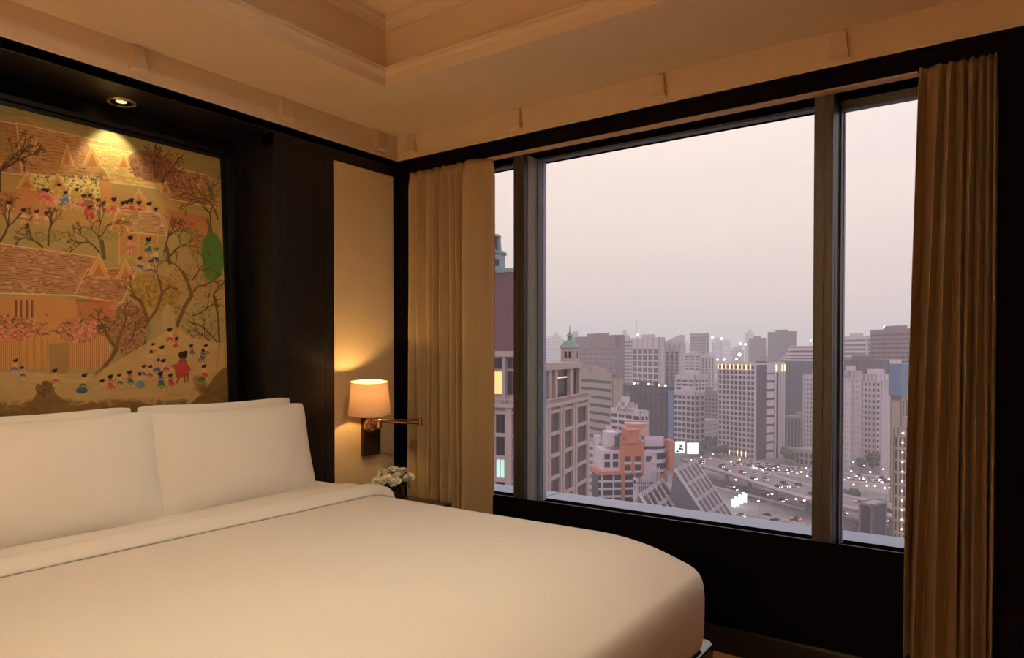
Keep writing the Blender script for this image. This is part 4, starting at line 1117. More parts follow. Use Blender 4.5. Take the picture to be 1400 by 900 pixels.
# -- main towers
G = dict
tower('office_tower', 'broad brown tower with small square windows behind the stone block', (786, 842, 853), 458, 760, 3800, C_DGLASS, C_BROWN,
      G(nx=8, pier=2.2, span=2.2, fl=5.2), G(nx=3, pier=3.5, span=2.4), fl=5.2, topband=13, group='city towers')
o, A, B, C, D, z1 = tower('office_building', 'tan office block with dark horizontal window bands beside the stone block', (780, 838, 851), 511, 430, 3000, C_DGLASS, C_TAN,
      G(nx=1, pier=2.0, span=3.2, fl=5.0), G(nx=1, pier=6, span=4.5, fl=5.0), fl=5.0, topband=3)
mb = MB(); q0 = C + (A - C) * .55; q1 = C + (A - C) * .98; w_ = (B - C)
mb.add([(*P2(q1), z1), (*P2(q0), z1), (*P2(q0 + w_), z1), (*P2(q1 + w_), z1), (*P2(q0), z1 + 4.2), (*P2(q0 + w_), z1 + 4.2)], [(0, 3, 2, 1), (1, 2, 5, 4), (0, 1, 4), (3, 5, 2), (0, 4, 5, 3)])
mb.build('wedge_roof', C_TAN, o)
tower('apartment_slab', 'white slab with fine horizontal bands just right of the brown tower', (849, 862, 866), 463, 900, 3000, C_MGLASS, C_WHITE, G(nx=1, pier=1, span=2.2, fl=4.4), G(nx=1, span=2.0), fl=4.4)
tower('apartment_tower', 'white gridded tower above the dark glass block', (865, 901, 908), 461, 690, 3400, C_DGLASS, C_WHITE,
      G(nx=5, pier=1.6, span=1.5, fl=6.2), G(nx=2, pier=2, span=2), fl=6.2, topband=11)
o, A, B, C, D, z1 = tower('apartment_tower', 'white tower with a slanted roofline and dark vertical slots', (903, 929, 936), 469, 700, 3400, C_DGLASS, C_WHITE,
      G(nx=4, pier=3.0, span=.8, fl=3.6, bands=True), G(nx=1, pier=5, span=1), topband=8, penthouse=False)
mb = MB(); mb.add([(*P2(A), z1), (*P2(C), z1), (*P2(B), z1), (*P2(D), z1), (*P2(C), z1 + 8), (*P2(B), z1 + 8)], [(0, 3, 2, 1), (1, 2, 5, 4), (0, 1, 4), (3, 5, 2), (0, 4, 5, 3)]); mb.build('slanted_roof', C_WHITE, o)
o, A, B, C, D, z1 = tower('glass_office_block', 'dark violet glass block with lamps along its flat roof', (850, 912, 921), 530, 470, 3200, mat('dark_violet_glass', (50, 42, 56), rough=.2), C_DGLASS,
      G(nx=9, pier=.3, span=.5, fl=4), G(nx=3, pier=.3, span=.4, fl=4), fl=4, topband=1.2, dep=.25)
mb = MB(); e_ = (B - C).normalized(); nn = (C - A).normalized(); mb.obox(C, e_, .5, (B - C).length - .3, -nn if nn.dot(C - (A + B) / 2) < 0 else nn, .3, .5, ZG, z1 - 2); mb.build('blue_glass_edge', C_BGLASS, o)
for k in (.3, .62, .84, .97):
    p = A + (C - A) * k; mb = MB(); mb.lathe([(.02, -.7), (.6, -.35), (.7, 0), (.5, .4), (.02, .7)], (p.x, p.y, z1 + 1.2), 8); mb.build('roof_lamp', C_LAMP, o)
tower('hotel_block', 'small white stepped building with balcony bands in front of the tan block', (836, 876, 886), 562, 400, 2600, C_DGLASS, C_WHITE, G(nx=4, pier=.9, span=1.6, fl=3.6), G(nx=2, pier=.9, span=1.5))
tower('hotel_block', 'white box rising on the stepped white building', (843, 862, 868), 551, 406, 2600, C_WHITE, C_WHITE, G(nx=2, pier=4, span=3), G(nx=1, pier=3, span=3), penthouse=True, z0=zat(562, 400))
tower('office_tower', 'narrow dark tower with a capped roof on the skyline', (944, 966, 969), 455, 1150, 3400, C_MGLASS, C_GREY, G(nx=2, pier=3, span=2.5, fl=5), G(nx=1, span=2), topband=5, penthouse=False)
tower('apartment_tower', 'pale striped tower below the narrow dark tower', (936, 958, 960), 483, 900, 3000, C_MGLASS, C_WHITE, G(nx=3, pier=2.2, span=2, fl=4), G(nx=1))
tower('apartment_tower', 'lilac slab with vertical fins between two pale towers', (959, 968, 976), 486, 880, 2600, C_MGLASS, C_WHITE, G(nx=2, pier=2.5, span=1), G(nx=2, pier=2.0, span=1))
tower('podium_building', 'white stepped block with a long terrace behind the glass block', (924, 950, 968), 513, 640, 1900, C_DGLASS, C_WHITE, G(nx=3, pier=1.4, span=1.6), G(nx=4, pier=1.2, span=1.6), topband=4)
tower('podium_building', 'white gridded office front below the stepped block', (921, 951, 963), 536, 545, 2100, C_DGLASS, C_WHITE, G(nx=5, pier=1.0, span=1.4, fl=4.4), G(nx=2, pier=1, span=1.5), fl=4.4)
tower('podium_building', 'low pale podium with a flat roof behind the billboards', (920, 952, 984), 577, 575, 1800, C_GREY, C_WHITE, G(nx=2, pier=2, span=2.6), G(nx=3, pier=2, span=2.6), penthouse=False)
tower('office_block', 'pale office block with lit rooms behind the low podium', (955, 978, 984), 535, 640, 2600, C_MGLASS, C_TAN, G(nx=5, pier=1.2, span=1.8), G(nx=2))
# tall white fin tower
T0 = 500
o, A, B, C, D, z1 = tower('fin_tower', 'tall white tower with vertical fins and lit crown lamps in the middle of the view', (983, 1033, 1071), 497, T0, 2300, C_DGLASS, C_WHITE,
      G(nx=9, pier=1.0, span=1.1, fl=3.75), G(nx=1, pier=.2, span=.01, bands=False, piers=False), fl=3.75, topband=1.0, dep=.9, penthouse=False)
e_ = (B - C).normalized(); nR2 = Vector((e_.y, -e_.x)); nR2 = -nR2 if nR2.dot((A + D) / 2 - (B + C) / 2) > 0 else nR2; LB = (B - C).length
mb = MB(); mb.obox(C, e_, .2, LB * .36, nR2, -.1, .6, ZG, z1 + 1.5); mb.build('dark_service_core', C_MGLASS, o)
mb = MB()
z = ZG
while z < z1 - 9: mb.obox(C, e_, LB * .37, LB * .64, nR2, -.1, .7, z, z + 4.6); z += 6.3
for k in (.66, .80, .88, .97): mb.obox(C, e_, LB * k, LB * k + 1.2, nR2, -.1, 1.2, ZG, z1 + 1)
mb.obox(C, e_, LB * .37, LB, nR2, -.1, 1.0, z1 - 7, z1 + .5)
mb.build('white_bands_and_fins', C_WHITE, o); o.children[-1]['kind'] = 'stuff'
eL = (C - A).normalized(); nL2 = Vector((eL.y, -eL.x)); nL2 = -nL2 if nL2.dot((B + D) / 2 - (A + C) / 2) > 0 else nL2; LA = (C - A).length
for i in range(9):
    p = A + eL * (LA * (i + .05) / 9) + nL2 * 1.2
    mb = MB(); mb.box(p.x - .3, p.x + .3, p.y - .3, p.y + .3, z1 - 4.6, z1 - .8); mb.build('crown_lamp', C_LAMPW, o)
for k in (.66, .88, .97):
    p = C + e_ * (LB * k + .6) + nR2 * 1.5; mb = MB(); mb.box(p.x - .3, p.x + .3, p.y - .3, p.y + .3, z1 - 6, z1 - 1); mb.build('crown_lamp', C_LAMPW, o)
for i in (0, 1, 3, 5, 6, 7):
    p = A + eL * (LA * (i + .05) / 9) + nL2 * 1.3; mb = MB(); mb.box(p.x - .25, p.x + .25, p.y - .25, p.y + .25, ZG + 1.5, ZG + 5); mb.build('foot_lamp', C_LAMPW, o)
# dark glass tower with banded cap
o, A, B, C, D, z1 = tower('glass_tower', 'dark blue glass tower with a banded white cap beside the right mullion', (1068, 1118, 1150), 494, 600, 2600, mat('slate_glass', (72, 78, 92), rough=.2), C_MGLASS,
      G(nx=8, pier=.2, span=.3, fl=4), G(nx=4, pier=.2, span=.3, fl=4), fl=4, topband=.5, dep=.2, penthouse=False)
cen = (A + B) / 2; mb = MB()
for i, (k, a, b_) in enumerate(((1.04, 0, 1.6), (.96, 2.6, 4.2), (.86, 5.4, 7.2), (.78, 9.2, 11.6), (.7, 12.4, 13.4))):
    mb.prism([P2(cen + (v - cen) * k) for v in (C, B, D, A)], z1 + a, z1 + b_, 0)
mb.prism([P2(cen + (v - cen) * .68) for v in (C, B, D, A)], z1, z1 + 13, 1)
mb.build('banded_cap', [C_WHITE, C_MGLASS], o)
tower('arched_office', 'grey building with tall fins and a pale cornice in front of the dark glass tower', (1073, 1105, 1130), 571, 560, 2200, C_DGLASS, C_GREY, G(nx=7, pier=1.1, span=.6, bands=False), G(nx=4, pier=1.1, bands=False), topband=2)
tower('apartment_tower', 'pale tower with small windows touching the right mullion', (1099, 1112, 1140), 512, 540, 2100, C_DGLASS, C_WHITE, G(nx=3, pier=1.6, span=1.8), G(nx=6, pier=1.6, span=1.8))
tower('terrace_building', 'low tan terrace with a long colonnade below the right mullion', (1088, 1120, 1150), 617, 470, 2000, C_DGLASS, C_TAN, G(nx=5, pier=.9, span=1.4), G(nx=5), topband=2, penthouse=False)
tower('office_tower', 'rounded rose-coloured tower on the skyline', (1024, 1044, 1047), 462, 1250, 3200, C_MGLASS, C_BROWN, G(nx=4, pier=2.5, span=3, fl=5), G(nx=1), topband=4)
tower('office_tower', 'dark violet tower on the skyline left of the right mullion', (1050, 1083, 1088), 453, 1150, 3400, C_MGLASS, C_MGLASS, G(nx=4, pier=2, span=1.2), G(nx=1), topband=3)
# right pane
tower('apartment_tower', 'pale banded tower with a lit roof edge seen in the right pane', (1150, 1186, 1192), 459, 820, 3600, C_MGLASS, C_WHITE, G(nx=1, pier=4, span=2.6, fl=5.2), G(nx=1), fl=5.2, topband=3)
tower('office_tower', 'dark brown banded office tower beside the right curtain', (1191, 1246, 1260), 449, 620, 4200, C_DGLASS, C_BROWN, G(nx=7, pier=.5, span=2.3, fl=4.2), G(nx=2, span=2.3, fl=4.2), fl=4.2, topband=3)
tower('office_building', 'white low block with a terrace under the banded office tower', (1188, 1225, 1250), 497, 600, 3000, C_MGLASS, C_WHITE, G(nx=3, pier=2, span=2.6), G(nx=2), topband=5)
tower('shopping_hall', 'dark flat-roofed hall with lamps between the right pane towers', (1146, 1196, 1215), 492, 545, 3000, C_MGLASS, C_MGLASS, G(nx=4, pier=1, span=1), G(nx=2), topband=1)
# curved white hotel: three facets
hr = None
for i, (pl, pc, pr, yt, tt, vp_, lb) in enumerate(((1148, 1166, 1178, 507, 455, 2400, 'left wing of the white hotel in the right pane, with a notched roofline'),
                                            (1172, 1198, 1224, 512, 470, 2600, 'wide gridded middle wing of the white hotel in the right pane'),
                                            (1206, 1222, 1236, 521, 430, 2200, 'right wing of the white hotel, next to the blue glass box'))):
    tower('hotel_wing', lb, (pl, pc, pr), yt, tt, vp_, C_DGLASS, C_WHITE, G(nx=5, pier=1.3, span=1.9, fl=3.7), G(nx=5, pier=1.1, span=1.8, fl=3.7), fl=3.7, topband=5)
tower('glass_box_tower', 'tall blue glass box tower at the edge of the right curtain', (1216, 1231, 1246), 498, 330, 2200, C_BGLASS, C_BGLASS, G(nx=2, pier=.15, span=.2), G(nx=2, pier=.15, span=.2), dep=.15, z0=zat(541, 330), penthouse=False)
tower('office_tower', 'tan shaft with vertical slots carrying the blue glass box', (1220, 1232, 1246), 541, 331, 2200, C_DGLASS, C_TAN, G(nx=3, pier=1.4, bands=False), G(nx=3, pier=1.4, bands=False), penthouse=False)
o, A, B, C, D, z1 = tower('residential_tower', 'near tan tower edge with a vertical string of white lamps beside the right curtain', (1224, 1241, 1262), 586, 210, 1900, C_MGLASS, C_TAN, G(nx=3, pier=.6, span=.8), G(nx=4), dep=.3)
eL = (C - A).normalized(); nL2 = Vector((eL.y, -eL.x)); nL2 = -nL2 if nL2.dot((B + D) / 2 - (A + C) / 2) > 0 else nL2
for j in range(15):
    p = A + (C - A) * .72 + nL2 * .6; zz = z1 - 1.5 - j * 2.9
    mb = MB(); mb.lathe([(.02, -.22), (.2, -.1), (.2, .1), (.02, .22)], (p.x, p.y, zz), 6); mb.build('facade_lamp', C_LAMP, o)
tower('reflection_slab', 'blue-grey slab standing in for a reflection low in the right pane', (1178, 1194, 1212), 690, 252, 2000, C_MGLASS, C_GREY, G(nx=1, pier=.5, bands=False), G(nx=1, pier=.5, bands=False), penthouse=False, topband=.8)  # slab modelled in place of a reflection in the window glass

# -- orange and white hotel, built in a frontal frame
TO = 300.0; sp = TO / FPX
O0 = far(868, TO); e1 = vdir(4200); e1 = Vector((e1.x, e1.y)); ex = (RX * .995 + FHX * .10).normalized(); ey = Vector((-ex.y, ex.x))
if ey.dot(FHX) < 0: ey = -ey
oh = root('orange_hotel', (O0.x, O0.y, ZG), 'orange and white hotel with curved balconies in the lower middle of the view', 'building')
def ob(mb, x0, x1, y0, y1, d0, d1, m=0):
    mb.obox(O0, ex, (x0 - 868) * sp, (x1 - 868) * sp, ey, d0, d1, zat(y1, TO) if y1 < 900 else ZG, zat(y0, TO), m)
def part(nm, m, boxes, kind=None):
    mb = MB()
    for q in boxes: ob(mb, *q)
    p = mb.build(nm, m, oh)
    if kind: p['kind'] = 'stuff'
    return p
part('white_wing', C_WHITE, [(823, 850, 616, 645, 0, 14)])
part('orange_core', C_ORANGE, [(847, 880, 604, 647, -1.0, 14), (849, 854, 647, 900, -.6, 2)])
part('orange_stair_tower', C_ORANGE, [(856, 872, 588, 606, -2.0, 8), (855, 873, 587, 589, -2.4, 8.4)])
part('orange_cornice', C_ORANGE, [(816, 862, 644, 649, -1.2, 14)])
part('lower_block', C_DGLASS, [(818, 866, 649, 900, .2, 14)])
part('lower_block_frame', C_WHITE, [(821, 824, 649, 900, -.5, 1), (837.5, 839.5, 649, 900, -.5, 1)] + [(818, 866, y, y + 2.6, -.6, 1) for y in (656.5, 667, 677.5, 688, 698, 708, 719)], True)
for y0 in (623, 634):
    for x0 in (826, 837.5): part('window', C_DGLASS, [(x0, x0 + 7.5, y0 - 2.5, y0 + 5, -.15, .3)])
for y0 in (624, 636):
    for x0 in (853.5, 867.5): part('window', C_DGLASS, [(x0, x0 + 8, y0, y0 + 7.2, -1.2, -.6)]); part('window_sill', C_WHITE, [(x0 - 1, x0 + 9, y0 + 7.4, y0 + 10, -1.5, -.6)])
part('penthouse', C_WHITE, [(832, 846, 592, 610, 2, 12)])
part('penthouse_roof_garden', C_TREE, [(842, 849, 596, 612, 1, 5)])
mb = MB(); c = O0 + ex * ((878 - 868) * sp) + ey * 8
mb.lathe([(.1, 0), (4.6, 0), (4.6, 4.2), (5.0, 4.3), (5.0, 5.0), (3.6, 5.4), (.1, 5.6)], (c.x, c.y, zat(598, TO)), 28); mb.build('round_roof_pavilion', mat('pale_salmon_render', (206, 150, 134), rough=.85), oh)
mb = MB(); mb.lathe([(5.2, 0), (5.4, .5), (4.9, .8)], (c.x, c.y, zat(598, TO) + 4.9), 28); mb.build('white_roof_rim', C_WHITE, oh)
part('white_parapet_wall', C_WHITE, [(885, 912, 599, 612, 3, 4)])
part('white_facade', C_WHITE, [(880, 899, 617, 660, 0, 14)])
part('window', C_DGLASS, [(884, 892, 624.5, 632, -.2, .3)])
part('orange_fin', C_ORANGE, [(915, 922, 603, 645, -1, 6)])
part('orange_base', C_ORANGE, [(900, 913, 649, 660, -1.2, 8)])
cb = O0 + ex * ((898 - 868) * sp) + ey * 5.5
for i, yy in enumerate((616, 630, 643)):
    mb = MB(); prof = [(5.9, 0), (6.2, 0), (6.2, 1.5), (5.9, 1.5)] if i < 3 else []
    vs = []; N = 18
    for k in range(N + 1):
        a = -math.pi / 2 - .75 + (1.9) * k / N
        d = ex * math.cos(a) + ey * math.sin(a)
        for r, z in prof: p = cb + d * r; vs.append((p.x, p.y, zat(yy + 4, TO) + z))
    mb.add(vs, [(k * 4 + j, k * 4 + (j + 1) % 4, (k + 1) * 4 + (j + 1) % 4, (k + 1) * 4 + j) for k in range(N) for j in range(4)]); mb.build('curved_balcony', C_WHITE, oh)
mb = MB(); mb.lathe([(.1, 0), (5.5, 0), (5.5, zat(612, TO) - ZG), (.1, zat(612, TO) - ZG)], (cb.x, cb.y, ZG), 24); mb.build('round_glazed_bay', C_DGLASS, oh)
part('louvre_screen', C_WHITE, [(865 + i * 2.6, 866 + i * 2.6, 652 - i * 1.35, 684 - i * 1.2, -6.5, -6) for i in range(13)] + [(865, 899, 660, 661.5, -6.6, -6)], True)
o, A, B, C, D, z1 = tower('apartment_block', 'blue-glazed apartment block squeezed between stone tower and orange hotel', (805, 821, 829), 606, 340, 1900, C_BGLASS, C_WHITE, G(nx=2, pier=1.0, span=1.7, fl=3.4), G(nx=1), fl=3.4, topband=1.5)
tower('apartment_block', 'small white block behind the orange hotel with blue windows', (824, 834, 842), 592, 345, 1900, C_BGLASS, C_WHITE, G(nx=2, pier=.8, span=1.6, fl=3.4), G(nx=1), fl=3.4)

# -- two sloping glass-roofed halls
def glass_hall(label, TL, tTL, TR, BR, rows, rowsplit, lbl2=None):
    A = far(TL[0], tTL); zA = zat(TL[1], tTL); tTR = tTL * (TL[1] - 483) / (TR[1] - 483); B = far(TR[0], tTR); zB = zA
    u = (B - A).normalized(); W_ = (B - A).length; v = Vector((u.y, -u.x))
    if v.dot(RX) < 0: v = -v
    a = (BR[0] - 700) / FPX; s = (a * B.dot(FHX) - B.dot(RX)) / (v.dot(RX) - a * v.dot(FHX)); Cc = B + v * s; zC = zat(BR[1], Cc.dot(FHX))
    slope = (zC - zB) / s
    run = (ZG - zA) / slope                      # down to the ground
    h = root('glass_hall', (A.x, A.y, ZG), label, 'building', 'sloping glass-roofed halls')
    P = lambda a_, r_, off=0.0: (A.x + u.x * a_ + v.x * (r_ + off * .6), A.y + u.y * a_ + v.y * (r_ + off * .6), zA + slope * r_ + off * .6)
    bx = A - v * 3
    mb = MB(); vs = [(*P2(A), zA - .3), (*P2(A + v * run), ZG), (*P2(A - v * run * .12), ZG), (*P2(B), zB - .3), (*P2(B + v * run), ZG), (*P2(B - v * run * .12), ZG)]
    mb.add(vs, [(0, 1, 2), (3, 5, 4), (0, 3, 4, 1), (0, 2, 5, 3), (1, 4, 5, 2)]); mb.build('gable_block', mat('dusky_grey_cladding', (108, 98, 108), rough=.85, noise=.08, scale=.1), h)
    nc = 5
    M_pane = mat('violet_roof_pane', (60, 50, 62), rough=.12, spec=.6)
    prev = None
    for j in range(rows):
        r0, r1 = run * rowsplit * j, run * rowsplit * (j + 1); g0 = r0 + (r1 - r0) * (.22 if j else .26)
        for i in range(nc):
            a0, a1 = W_ * (i + .07) / nc, W_ * (i + .93) / nc
            mb = MB(); vs = [P(a0, g0, .3), P(a1, g0, .3), P(a1, r1, .3), P(a0, r1, .3), P(a0, g0, .6), P(a1, g0, .6), P(a1, r1, .6), P(a0, r1, .6)]
            mb.add(vs, [(0, 3, 2, 1), (4, 5, 6, 7), (0, 1, 5, 4), (1, 2, 6, 5), (2, 3, 7, 6), (3, 0, 4, 7)]); mb.build('roof_pane', M_pane, h)
        mb = MB(); vs = [P(0, r0, .2), P(W_, r0, .2), P(W_, g0, .2), P(0, g0, .2), P(0, r0, 1.0), P(W_, r0, 1.0), P(W_, g0, 1.0), P(0, g0, 1.0)]
        mb.add(vs, [(0, 3, 2, 1), (4, 5, 6, 7), (0, 1, 5, 4), (1, 2, 6, 5), (2, 3, 7, 6), (3, 0, 4, 7)]); mb.build('cross_band', C_GREY, h)
    for i in range(nc + 1):
        c = W_ * i / nc; w = .40 if 0 < i < nc else .7
        mb = MB(); vs = [P(c - w / 2, 0, .2), P(c + w / 2, 0, .2), P(c + w / 2, run, .2), P(c - w / 2, run, .2), P(c - w / 2, 0, 1.25), P(c + w / 2, 0, 1.25), P(c + w / 2, run, 1.25), P(c - w / 2, run, 1.25)]
        mb.add(vs, [(0, 3, 2, 1), (4, 5, 6, 7), (0, 1, 5, 4), (1, 2, 6, 5), (2, 3, 7, 6), (3, 0, 4, 7)]); mb.build('roof_rib', C_WHITE, h)
glass_hall('left sloping glass-roofed hall in front of the orange hotel', (872.5, 677), 262, (903.7, 656), (934, 704), 4, .25)
glass_hall('right sloping glass-roofed hall, larger, at the centre bottom of the window', (921, 643), 285, (948.5, 629.5), (999, 704), 5, .2)

# -- roads, viaduct, cars, lamps, trees, billboards
def gpt(px, py, z=ZG): p = on(px, py, 2, z); return Vector((p.x, p.y))
ROADS = []
def road(name, label, pts, w, z, cat, thick=1.2):
    pts = [gpt(*p, z) for p in pts]; fine = []
    for i in range(len(pts) - 1):
        for k in range(8):
            t = k / 8; p0 = pts[max(0, i - 1)]; p1 = pts[i]; p2 = pts[i + 1]; p3 = pts[min(len(pts) - 1, i + 2)]
            fine.append(.5 * ((2 * p1) + (p2 - p0) * t + (2 * p0 - 5 * p1 + 4 * p2 - p3) * t * t + (3 * p1 - p0 - 3 * p2 + p3) * t ** 3))
    fine.append(pts[-1]); mb = MB(); par = MB(); n_ = len(fine); vs, ps = [], []
    for i, p in enumerate(fine):
        d = (fine[min(n_ - 1, i + 1)] - fine[max(0, i - 1)]).normalized(); s = Vector((-d.y, d.x))
        for q, zz in ((w / 2, z), (-w / 2, z), (-w / 2, z - thick), (w / 2, z - thick)): vs.append((p.x + s.x * q, p.y + s.y * q, zz))
    mb.add(vs, [(i * 4 + j, i * 4 + (j + 1) % 4, (i + 1) * 4 + (j + 1) % 4, (i + 1) * 4 + j) for i in range(n_ - 1) for j in range(4)] + [(0, 1, 2, 3)])
    o = root(name, (fine[n_ // 2].x, fine[n_ // 2].y, z), label, cat)
    mb.build('deck', C_ROAD, o)
    par = MB(); vs = []
    for sd in (1, -1):
        vs = []
        for i, p in enumerate(fine):
            d = (fine[min(n_ - 1, i + 1)] - fine[max(0, i - 1)]).normalized(); s = Vector((-d.y, d.x)) * sd
            for q, zz in ((w / 2 + .2, z - .2), (w / 2 - .2, z - .2), (w / 2 - .2, z + .9), (w / 2 + .2, z + .9)): vs.append((p.x + s.x * q, p.y + s.y * q, zz))
        pm = MB(); pm.add(vs, [(i * 4 + j, i * 4 + (j + 1) % 4, (i + 1) * 4 + (j + 1) % 4, (i + 1) * 4 + j) for i in range(n_ - 1) for j in range(4)]); pm.build('parapet', C_WHITE, o)
    if z > ZG + 4:
        for i in range(3, n_, 7):
            p = fine[i]; pm = MB(); pm.lathe([(1.3, 0), (1.3, z - thick - ZG)], (p.x, p.y, ZG), 8, cap=True); pm.build('pillar', C_GREY, o)
    ROADS.append((fine, w, z)); return o
road('elevated_expressway', 'elevated expressway curving away below the fin tower', [(950, 627), (985, 638), (1020, 647), (1060, 660), (1110, 675), (1160, 687), (1250, 705)], 20, ZG + 10, 'road')
road('street', 'wide street busy with headlights crossing the right pane', [(985, 632), (1050, 640), (1110, 649), (1180, 656), (1260, 662)], 30, ZG + .3, 'road', .2)
road('street', 'street with traffic running below the expressway', [(985, 664), (1040, 676), (1110, 694), (1170, 706), (1250, 722)], 16, ZG + .3, 'road', .2)
road('street', 'street along the bottom edge of the window', [(1000, 706), (1060, 716), (1120, 730), (1200, 745)], 14, ZG + .3, 'road', .2)
def car_mesh(paint):
    mb = MB()
    mb.box(-2.2, 2.2, -.88, .88, .3, .85, 0); mb.add([(-1.7, -.8, .85), (1.0, -.8, .85), (1.0, .8, .85), (-1.7, .8, .85), (-1.2, -.68, 1.42), (.35, -.68, 1.42), (.35, .68, 1.42), (-1.2, .68, 1.42)],
        [(4, 5, 6, 7), (0, 1, 5, 4), (1, 2, 6, 5), (2, 3, 7, 6), (3, 0, 4, 7)], 1)
    for y in (-.6, .6): mb.box(2.18, 2.26, y - .2, y + .2, .55, .75, 2); mb.box(-2.26, -2.18, y - .2, y + .2, .6, .75, 3)
    for x in (-1.4, 1.4):
        for y in (-.9, .75): mb.box(x - .32, x + .32, y, y + .15, 0, .6, 1)
    o = mb.build('car', [paint, C_DGLASS, mat('headlight_glow', (255, 245, 225), emit=(255, 240, 215), estr=8), mat('tail_light_glow', (255, 60, 40), emit=(255, 50, 30), estr=4)])
    return o
rgc = random.Random(9); PARK = set()
CARP = ((mat('white_car_paint', (220, 218, 222), rough=.3), 'distant white car parked or driving below the window', 'white cars in the traffic'),
        (mat('dark_car_paint', (50, 46, 54), rough=.3), 'distant dark car parked or driving below the window', 'dark cars in the traffic'),
        (mat('red_car_paint', (170, 50, 44), rough=.3), 'distant red car parked or driving below the window', 'red cars in the traffic'))
protos = [car_mesh(c[0]) for c in CARP]; used = [False] * 3
for ri, (fine, w, z) in enumerate(ROADS):
    lanes = {0: 4, 1: 6, 2: 3, 3: 3}[ri]; i = 0; tot = 0
    seg = [0]
    for k in range(1, len(fine)): seg.append(seg[-1] + (fine[k] - fine[k - 1]).length)
    for ln in range(lanes):
        s = rgc.uniform(0, 15); off = (ln + .5) / lanes * w * .86 - w * .43
        while s < seg[-1] - 5:
            k = max(q for q in range(len(seg) - 1) if seg[q] <= s); f = (s - seg[k]) / (seg[k + 1] - seg[k]); p = fine[k].lerp(fine[k + 1], f); d = (fine[k + 1] - fine[k]).normalized(); sd = Vector((-d.y, d.x))
            q = p + sd * off; ppx = 700 + FPX * q.dot(RX) / q.dot(FHX)
            if 700 < ppx < 1262 and tot < 90 and not (ppx < 1010 and q.dot(FHX) < 345):
                c = 0 if rgc.random() < .55 else (1 if rgc.random() < .7 else 2)
                if used[c]: o = protos[c].copy(); COL.objects.link(o)
                else: o = protos[c]; used[c] = True
                back = off > 0
                o.location = (q.x, q.y, z + .02); o.rotation_euler = (0, 0, math.atan2(d.y, d.x) + (math.pi if back else 0)); tag(o, CARP[c][1], 'car', CARP[c][2]); tot += 1
            s += rgc.uniform(7, 16) if ri == 1 else rgc.uniform(10, 42)
for i in range(70):                      # car park at the foot of the view
    px, py = rgc.uniform(1012, 1104), rgc.uniform(704, 738)
    if i > 44: px, py = rgc.uniform(1158, 1180), rgc.uniform(715, 748)
    q = gpt(px, py)
    q = Vector((round(q.x / 3.4) * 3.4, round(q.y / 6.5) * 6.5))
    if (q.x, q.y) in PARK or any(min((q - w_).length for w_ in f_) < wd / 2 + 3 for f_, wd, z_ in ROADS): continue
    PARK.add((q.x, q.y)); c = rgc.choice((0, 0, 1, 1, 2)); o = protos[c].copy(); COL.objects.link(o)
    o.location = (q.x, q.y, ZG + .02); o.rotation_euler = (0, 0, math.pi / 2); tag(o, CARP[c][1], 'car', CARP[c][2])
# street lamps
lp0 = None
def lamp_post(p, z, h=9):
    global lp0
    if lp0 is None:
        mb = MB(); mb.tube((0, 0, 0), (0, 0, 9), .12, .08, n=6); mb.tube((0, 0, 9), (1.4, 0, 9.3), .07, n=6); a = mb.build('post', C_GREY)
        mb = MB(); mb.lathe([(.02, -.45), (.42, -.2), (.48, .1), (.02, .35)], (1.5, 0, 9.2), 8); b_ = mb.build('lamp_head', C_LAMP)
        lp0 = (a, b_); cps = (a, b_)
    else:
        cps = tuple(q.copy() for q in lp0)
        for q in cps: COL.objects.link(q)
    r_ = root('street_lamp', (p.x, p.y, z), 'tall lit street lamp along the roads below the window', 'street lamp', 'street lamps')
    for q in cps: q.parent = r_
    r_.rotation_euler = (0, 0, rgc.uniform(0, 6.28))
for (px, py) in ((962, 633), (975, 628), (1003, 640), (1014, 637), (1042, 652), (1062, 648), (1078, 652), (1094, 655), (1106, 650), (1084, 697), (1100, 699), (1102, 661), (1163, 655), (1173, 662), (1182, 667), (1190, 655), (1198, 667), (1203, 672), (1214, 667), (1209, 652), (1185, 676), (1170, 640), (1178, 646), (1219, 680), (1216, 718), (1060, 690), (1010, 668), (1156, 664), (1008, 655), (1038, 700), (1165, 676), (1195, 678), (1210, 680), (1226, 668)):
    p = gpt(px, py + 12); lamp_post(p, ZG)
# trees
tp = None
def tree_at(p, s):
    global tp
    if tp is None:
        rg = random.Random(1); mb = MB()
        for k in range(5):
            c = (rg.uniform(-1.6, 1.6), rg.uniform(-1.6, 1.6), rg.uniform(4.5, 7)); r = rg.uniform(1.6, 2.6); prof = [(.02, -r)] + [(r * math.cos(a) * rg.uniform(.85, 1.1), r * math.sin(a)) for a in (-1, -.5, 0, .5, 1)] + [(.02, r)]
            mb.lathe(prof, c, 8)
        a = mb.build('foliage', C_TREE); mb = MB(); mb.tube((0, 0, 0), (0, 0, 5), .35, .2, n=6); b_ = mb.build('trunk', C_BROWN); tp = (a, b_); cps = tp
    else:
        cps = tuple(q.copy() for q in tp)
        for q in cps: COL.objects.link(q)
    r_ = root('tree', (p.x, p.y, ZG), 'dark round street tree by the roads below the window', 'tree', 'street trees'); r_.scale = (s, s, s); r_.rotation_euler = (0, 0, rgc.uniform(0, 6))
    for q in cps: q.parent = r_
TREES = []
